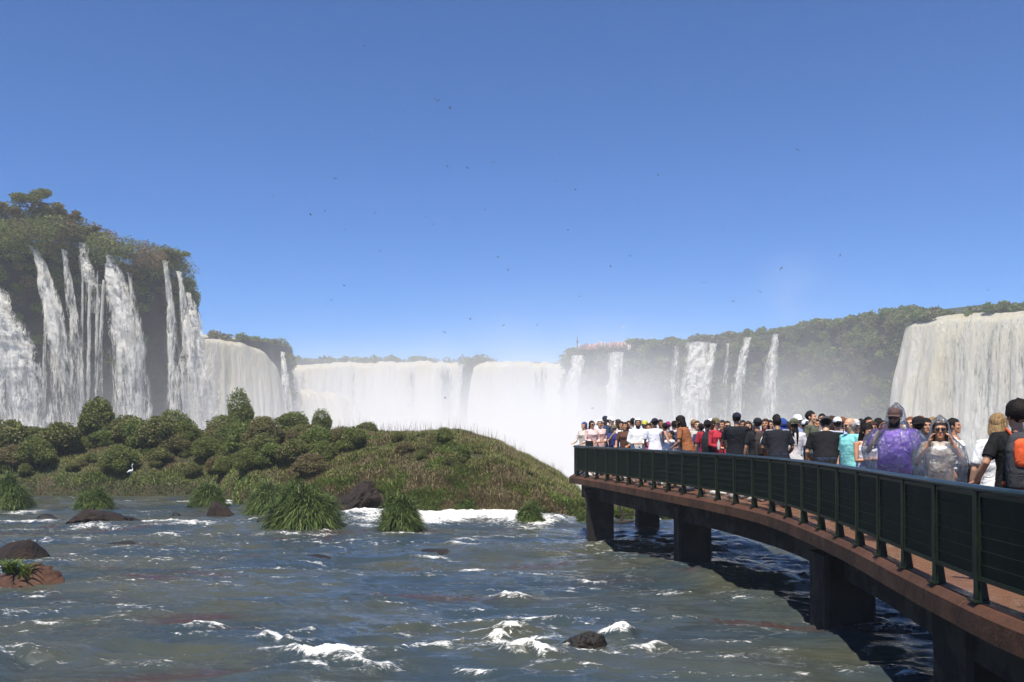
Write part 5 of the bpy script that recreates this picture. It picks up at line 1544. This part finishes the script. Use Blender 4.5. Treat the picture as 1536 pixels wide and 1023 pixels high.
a = P(1033, 625, .5, 1.25, 'bearded person in orange brown T-shirt and black cap leaning on rail', top=(.32, .12, .05), hair='bob', hat='cap', hatc=Bk, skin='m', arms='rail', lean=.3, beard=True, wide=1.08, strap=Bk)
P(1046, 631, 1.7, FC, 'light haired face behind the orange brown shirt', top=(.45, .42, .36), hair='short', hc='n', skin='l')
P(1051, 635, 1.1, .6, 'person in navy top between orange brown and red shirts', top=(.03, .04, .12), hair='short', skin='m')
a = P(1061, 630, .5, .2, 'person in dark red shirt carrying the big black backpack', top=(.30, .02, .035), hair='short', hat='capback', hatc=Bk, skin='m', wide=1.1)
backpack(a, 'big black backpack on the dark red shirt near the far end', (.016, .018, .024), None, 1.15)
P(1074, 627, .6, FC + .9, 'person in red jacket and olive cap holding a bottle', top=(.42, .03, .05), hair='long', hc='n', hat='cap', hatc=(.14, .12, .06), skin='l', arms=('belly', 'down'), sleeve='long', fem=1)
P(1091, 631, 1.1, FC + .2, 'person with glasses and brown shirt left of the tall black T-shirt', top=(.07, .05, .045), hair='short', hc='n', skin='l', glasses=True)
P(1105, 619, .55, .1, 'tall person in plain black T-shirt and navy cap with back turned', top=(.010, .011, .016), hair='crop', hat='cap', hatc=(.015, .018, .035), skin='m', arms='rail', wide=1.12)
P(1122, 632, 1.4, FC, 'brown haired head showing right of the tall black T-shirt', top=(.1, .1, .11), hair='bob', hc='n', skin='l', fem=1)
a = P(1136, 627, .65, .35, 'person in dark cap carrying the small brown backpack', top=(.014, .015, .018), hair='crop', hat='cap', hatc=(.02, .022, .03), skin='m', arms='down')
backpack(a, 'small brown and black backpack in the middle of the rail crowd', (.05, .035, .033), (.02, .018, .02), .85)
P(1148, 628, 1.9, FC - .2, 'person in crimson top behind the small brown backpack', top=(.34, .03, .05), hair='long', hc='n', skin='m', fem=1)
P(1168, 627, .5, .12, 'person in black T-shirt with white shoulder stripe bending to the rail', top=(.012, .013, .018), hair='short', skin='b', arms='rail', lean=.35, wide=1.12, stripe=Wt)
P(1166, 621, 2.4, FC + .8, 'dark haired face looking left above the striped black T-shirt', top=(.3, .3, .3), hair='short', skin='b')
P(1173, 628, 1.6, .3, 'person with royal blue collar right of the striped black T-shirt', top=(.03, .08, .30), hair='short', hat='hood', hatc=(.03, .07, .28), skin='m')
P(1191, 628, 1.0, .2, 'person in white shirt with long dark braids and camouflage cap', top=(.62, .60, .62), hair='braid', hc='k', hat='capback', hatc=(.09, .10, .06), skin='m', arms='down', bottom=(.04, .07, .05), bkind='long', fem=1)
P(1197, 622, 2.2, FC + .9, 'person in clean white cap facing left behind the braided one', top=(.2, .25, .4), hair='short', hat='cap', hatc=Wt, skin='l')
P(1208, 630, 1.8, .2, 'person in second white cap and pale blue shirt', top=(.35, .45, .6), hair='short', hat='cap', hatc=Wt, skin='m')
P(1217, 616, 1.8, FC + 1.2, 'tall person in camouflage shirt looking left over the crowd', top=(.09, .10, .07), hair='short', skin='l')
P(1233, 620, 3.2, FC, 'dark haired head far behind the broad black back', top=(.15, .15, .16), hair='short', skin='m')
P(1240, 629, .5, .05, 'broad person in black T-shirt and patterned backward cap bent over rail', top=(.009, .009, .010), hair='crop', hat='capback', hatc=(.05, .05, .05), skin='l', arms='rail', lean=.45, wide=1.22)
P(1247, 624, 2.3, .4, 'brown haired person in white top behind the broad black back', top=Wt, hair='bob', hc='n', skin='l', fem=1)
P(1256, 626, 1.7, .1, 'person in white cap with blue and white shirt', top=(.40, .52, .74), hair='short', hat='cap', hatc=Wt, skin='m', strap=(.02, .03, .12))
P(1276, 626, .75, FC - .9, 'grey haired older person with glasses in aqua polo shirt', top=(.22, .58, .55), hair='ring', hc='g', skin='l', arms='down', glasses=True, wide=1.06, pitch=.2)
P(1299, 635, .6, FC + .75, 'person in white tank top with crossed arms beside the aqua polo', top=(.72, .70, .78), hair='bob', hc='k', hat=None, skin='m', arms='cross', sleeve='none', bottom=(.25, .25, .38), fem=1, wide=1.08, pitch=.25)
P(1309, 632, 1.3, FC + .2, 'brown haired person just behind the white tank top', top=(.06, .05, .05), hair='bob', hc='n', skin='b', fem=1)
# back rows: mostly heads
BACK = [
 (1283, 629, 2.3, FC, 'pale cap behind the aqua polo shirt', dict(top=(.6, .6, .6), hat='cap', hatc=(.6, .58, .55), skin='l')),
 (1291, 628, 3.0, .2, 'black haired head in the gap between aqua polo and tank top', dict(top=Nv)),
 (1303, 625, 3.4, FC + .4, 'black haired person in lilac shirt behind the tank top', dict(top=(.4, .35, .5))),
 (1317, 627, 2.6, .3, 'dark bun haired head left of the purple poncho', dict(top=(.1, .1, .12), hair='tail')),
 (1325, 631, 1.9, FC, 'person in dark top close behind the purple poncho elbow', dict(top=Bk, hair='long')),
 (1365, 625, 3.0, FC - .2, 'orange haired person right behind the purple poncho', dict(top=(.6, .55, .5), hair='short', hc='r', skin='l')),
 (1377, 625, 1.5, .25, 'large person all in black between the two ponchos', dict(top=(.012, .013, .015), hair='short', wide=1.2, hat='capback', hatc=Bk, skin='m')),
 (1389, 627, 2.2, FC + .3, 'person in black with sea green bag strap between the ponchos', dict(top=(.02, .03, .03), hair='long', strap=(.08, .42, .36), skin='m')),
 (1399, 625, 3.0, FC, 'sandy haired head left of the beige poncho', dict(top=(.4, .3, .2), hair='short', hc='y', skin='l')),
 (1380, 624, 3.6, .1, 'reddish brown hair behind the person all in black', dict(top=(.3, .2, .2), hair='bob', hc='r', skin='l')),
 (1431, 627, (13.2,), FC + 1.3, 'person in white sleeveless top with dark ponytail at the crowd end', dict(top=Wt, hair='tail', hc='k', sleeve='none', skin='m', fem=1)),
 (1155, 630, 3.0, FC, 'dark haired head above the crimson top', dict(top=(.25, .06, .06))),
 (1180, 632, 2.6, .2, 'head in brown hair beside the royal blue collar', dict(top=(.3, .28, .28), hair='bob', hc='n')),
 (1203, 627, 3.4, FC, 'small face deep behind the two white caps', dict(top=(.5, .2, .2), skin='l')),
 (1224, 628, 2.8, FC + .5, 'person in black shirt behind the camouflage shirt', dict(top=Bk)),
 (1263, 625, 3.0, .2, 'chestnut haired head behind the blue and white shirt', dict(top=(.35, .3, .3), hair='short', hc='r')),
 (1270, 628, 3.6, FC, 'dark head far back left of the grey haired person', dict(top=(.1, .1, .2))),
 (1130, 630, 2.8, .2, 'head with grey hair behind the small brown backpack', dict(top=(.35, .35, .4), hc='g')),
 (1114, 630, 2.6, FC, 'dark skinned face right of the navy cap', dict(top=(.5, .45, .4), skin='b')),
 (1083, 630, 2.0, FC - .3, 'person with black hair right of the red jacket', dict(top=(.3, .32, .2))),
 (1066, 628, 2.6, FC, 'head with white cap behind the dark red shirt', dict(top=(.5, .5, .55), hat='cap', hatc=Wt)),
 (1040, 629, 2.6, .3, 'head with pale hair far behind the orange brown shirt', dict(top=(.3, .3, .35), hc='y', skin='l')),
 (1023, 630, 2.2, FC, 'white capped head behind the person with glasses looking left', dict(top=(.55, .5, .5), hat='cap', hatc=Wt)),
 (1011, 631, 2.4, .1, 'black haired head right of the magenta hair', dict(top=(.2, .2, .3))),
 (979, 631, 2.2, FC, 'dark long haired head behind the white T-shirt back', dict(top=(.4, .3, .35), hair='long')),
 (960, 629, 2.6, FC, 'head with brown hair above the white hooded jacket', dict(top=(.3, .3, .3), hc='n')),
 (943, 631, 1.8, FC - .4, 'person in teal top behind the long brown hair', dict(top=(.10, .30, .32), hair='short', hc='k')),
 (932, 632, 1.2, FC, 'person in white top with dark hair left of the long brown hair', dict(top=Wt, hair='long', fem=1)),
 (903, 633, 2.0, FC, 'dark hair between the white hood and the navy cap', dict(top=(.2, .1, .1))),
 (1338, 630, 3.2, .2, 'dark head hidden partly by the purple poncho hood', dict(top=(.3, .3, .4))),
 (1356, 631, 2.3, FC, 'person in grey shirt glimpsed between poncho shoulder and orange hair', dict(top=Gy)),
 (1420, 632, 3.2, .4, 'dark haired person in navy seen past the beige poncho shoulder', dict(top=Nv)),
]
for px, yt, d, face, lab, kw in BACK:
    kw.setdefault('skin', 'm'); kw.setdefault('hair', 'short')
    d = d if isinstance(d, tuple) else d * .72
    P(px, yt, d, face, 'person: ' + lab if False else 'person, ' + lab, **kw)

# ------------------------------------------------------------------ transparent ponchos
def m_plastic():
    t = NT('clear plastic')
    n = t.noise(t.coord((7, 7, 3.5)), 1.0, 5, .62, 1.2)
    nb = t.bump(n, 1.0, .06)
    fr = t.n('Fresnel', {'IOR': 1.5, 'Normal': nb}).outputs[0]
    gl = t.n('BsdfGlossy', {'Color': (1, 1, 1), 'Roughness': .16, 'Normal': nb}).outputs[0]
    df = t.n('BsdfDiffuse', {'Color': (.85, .87, .9), 'Normal': nb}).outputs[0]
    tr = t.n('BsdfTransparent', {'Color': (.96, .97, .98)}).outputs[0]
    a = t.n('MixShader', {0: t.math('ADD', .035, t.math('MULTIPLY', t.map(n, .52, .75), .10)), 1: tr, 2: df}).outputs[0]
    return t.done(t.n('MixShader', {0: t.math('ADD', t.math('MULTIPLY', fr, .85), .04, clamp=True), 1: a, 2: gl}).outputs[0])
m_poncho = m_plastic()
def poncho(person, label, wide, lean, yaw, hands, seed):
    nu, nv = 72, 60
    a = np.arange(nu) / nu * 2 * math.pi - math.pi / 2      # 0 at the back, face at +y
    zs = np.linspace(.62, 1.80, nv)
    V = np.zeros((nu, nv, 3))
    for j, z in enumerate(zs):
        rx = np.interp(z, [.62, .85, 1.05, 1.20, 1.36, 1.44, 1.49, 1.56, 1.64, 1.72, 1.775, 1.80], np.array([.30, .29, .30, .325, .29, .23, .165, .125, .115, .092, .035, .004])) 
        if z < 1.45: rx *= wide
        ry = np.interp(z, [.62, .9, 1.1, 1.3, 1.44, 1.50, 1.58, 1.66, 1.74, 1.80], [.22, .215, .21, .19, .15, .13, .13, .13, .09, .004]) * (wide if z < 1.45 else 1)
        cy = np.interp(z, [.62, 1.1, 1.4, 1.5, 1.6, 1.8], [.02, .03, .02, .0, -.015, -.05]) 
        f = 1 + .09 * fbm(np.cos(a) * 3.5 + seed, np.sin(a) * 3.5, z * 1.6, 3, seed) + .03 * np.abs(fbm(np.cos(a) * 9, np.sin(a) * 9, z * 3, 2, seed + 4))
        hz = np.exp(-((z - 1.22) / .16) ** 2)
        f = f + hz * .10 * hands * np.clip(np.sin(a), 0, 1)
        V[:, j, 0] = np.cos(a) * rx * f; V[:, j, 1] = cy + np.sin(a) * ry * f; V[:, j, 2] = z + .012 * fbm(np.cos(a) * 4, np.sin(a) * 4, z, 2, seed)
    F_ = grid_faces(nu, nv, True)
    c = V.reshape(-1, 3)[F_].mean(1)
    keep = ~((c[:, 1] > .045) & (c[:, 2] > 1.465) & (c[:, 2] < 1.70) & (np.abs(c[:, 0]) < .088))
    U = bend(V.reshape(-1, 3), lean, 0, 0, 0)
    if yaw: pass
    o = obj('rain_poncho', mesh_np('rain_poncho', U, F_[keep], m_poncho, True), None, person.location)
    o.rotation_euler = person.rotation_euler; o.scale = person.scale
    return tag(o, label, 'rain poncho', 'clear plastic rain ponchos')
a = P(1343, 611, .60, FC - .25, 'large bearded person in purple T-shirt and black sunglasses under clear plastic', top=(.12, .035, .38), hair='crop', skin='b', arms=('hood', 'down'), glasses=True, beard=True, wide=1.22, bottom=(.02, .02, .03), bkind='long', hat='cap', hatc=(.10, .06, .055), pitch=.12)
poncho(a, 'clear plastic rain poncho with pointed hood over the purple T-shirt', 1.25, 0, 0, .6, 3)
b = P(1410, 630, .72, FC + .05, 'person in sunglasses and beige top holding the plastic hood with both hands', top=(.42, .34, .27), hair='bob', hc='n', skin='m', arms=('hood', 'hood'), glasses=True, fem=1, bottom=(.45, .40, .34), bkind='long', wide=1.02, sleeve='short')
poncho(b, 'clear plastic rain poncho over the beige top and white sleeves', 0.98, 0, 0, 1.0, 8)
def tee_detail(person):
    mb = MB(); mb.rings([1.20, 1.27, 1.34, 1.40], np.array([.015, .05, .075, .08]), np.array([.03, .03, .03, .03]), None, np.array([.117, .115, .108, .095]), 14)
    obj('neck_panel', mb.mesh('neck_panel', m_cloth(Wt), True), person)
tee_detail(b)
# the pair at the right edge
P(1497, 620, .80, .35, 'blonde person in white T-shirt standing beside the orange backpack', top=Wt, hair='long', hc='y', skin='l', arms=('belly', 'down'), bottom=(.55, .55, .6), bkind='skirt', fem=1, yaw=-.5, pitch=.15)
a = P(1526, 604, .70, .30, 'person with black curly afro hair in black T-shirt, hand spread open', top=(.010, .010, .011), hair='afro', hc='k', skin='m', arms=('down', 'open'), bottom=(.02, .02, .025), bkind='long', yaw=.25, wide=1.05, curl=.15)
backpack(a, 'orange and grey backpack on the black T-shirt at the right picture edge', (.045, .045, .05), (.72, .11, .035), 1.05, hi=.17)
# small things held or resting
def bottle():
    X, Y = stand(1078, .35)
    mb = MB(); mb.rings([0, .01, .15, .18, .2, .215], [.03, .032, .032, .014, .013, .013], [.03, .032, .032, .014, .013, .013], None, None, 12)
    o = mb.build('bottle', m_plain('bottle', (.5, .5, .48), .25), None, True); o.location = (X, Y, DZ + 1.02); tag(o, 'pale drink bottle held by the person in red jacket', 'bottle')
bottle()
def hand_bag():
    X, Y = stand(884, .32)
    mb = MB(); mb.box((0, 0, .11), (.26, .12, .22), 0, .85); mb.tube([[-.09, 0, .2], [-.07, 0, .32], [.07, 0, .32], [.09, 0, .2]], .012, 6)
    V, f = mb.data(); me = remesh(V, f, .012, 2); me.materials.append(m_cloth(Bk))
    o = obj('handbag', me, None, (X, Y, DZ + .90)); tag(o, 'black handbag held over the rail by the pink shirted person', 'bag')
hand_bag()
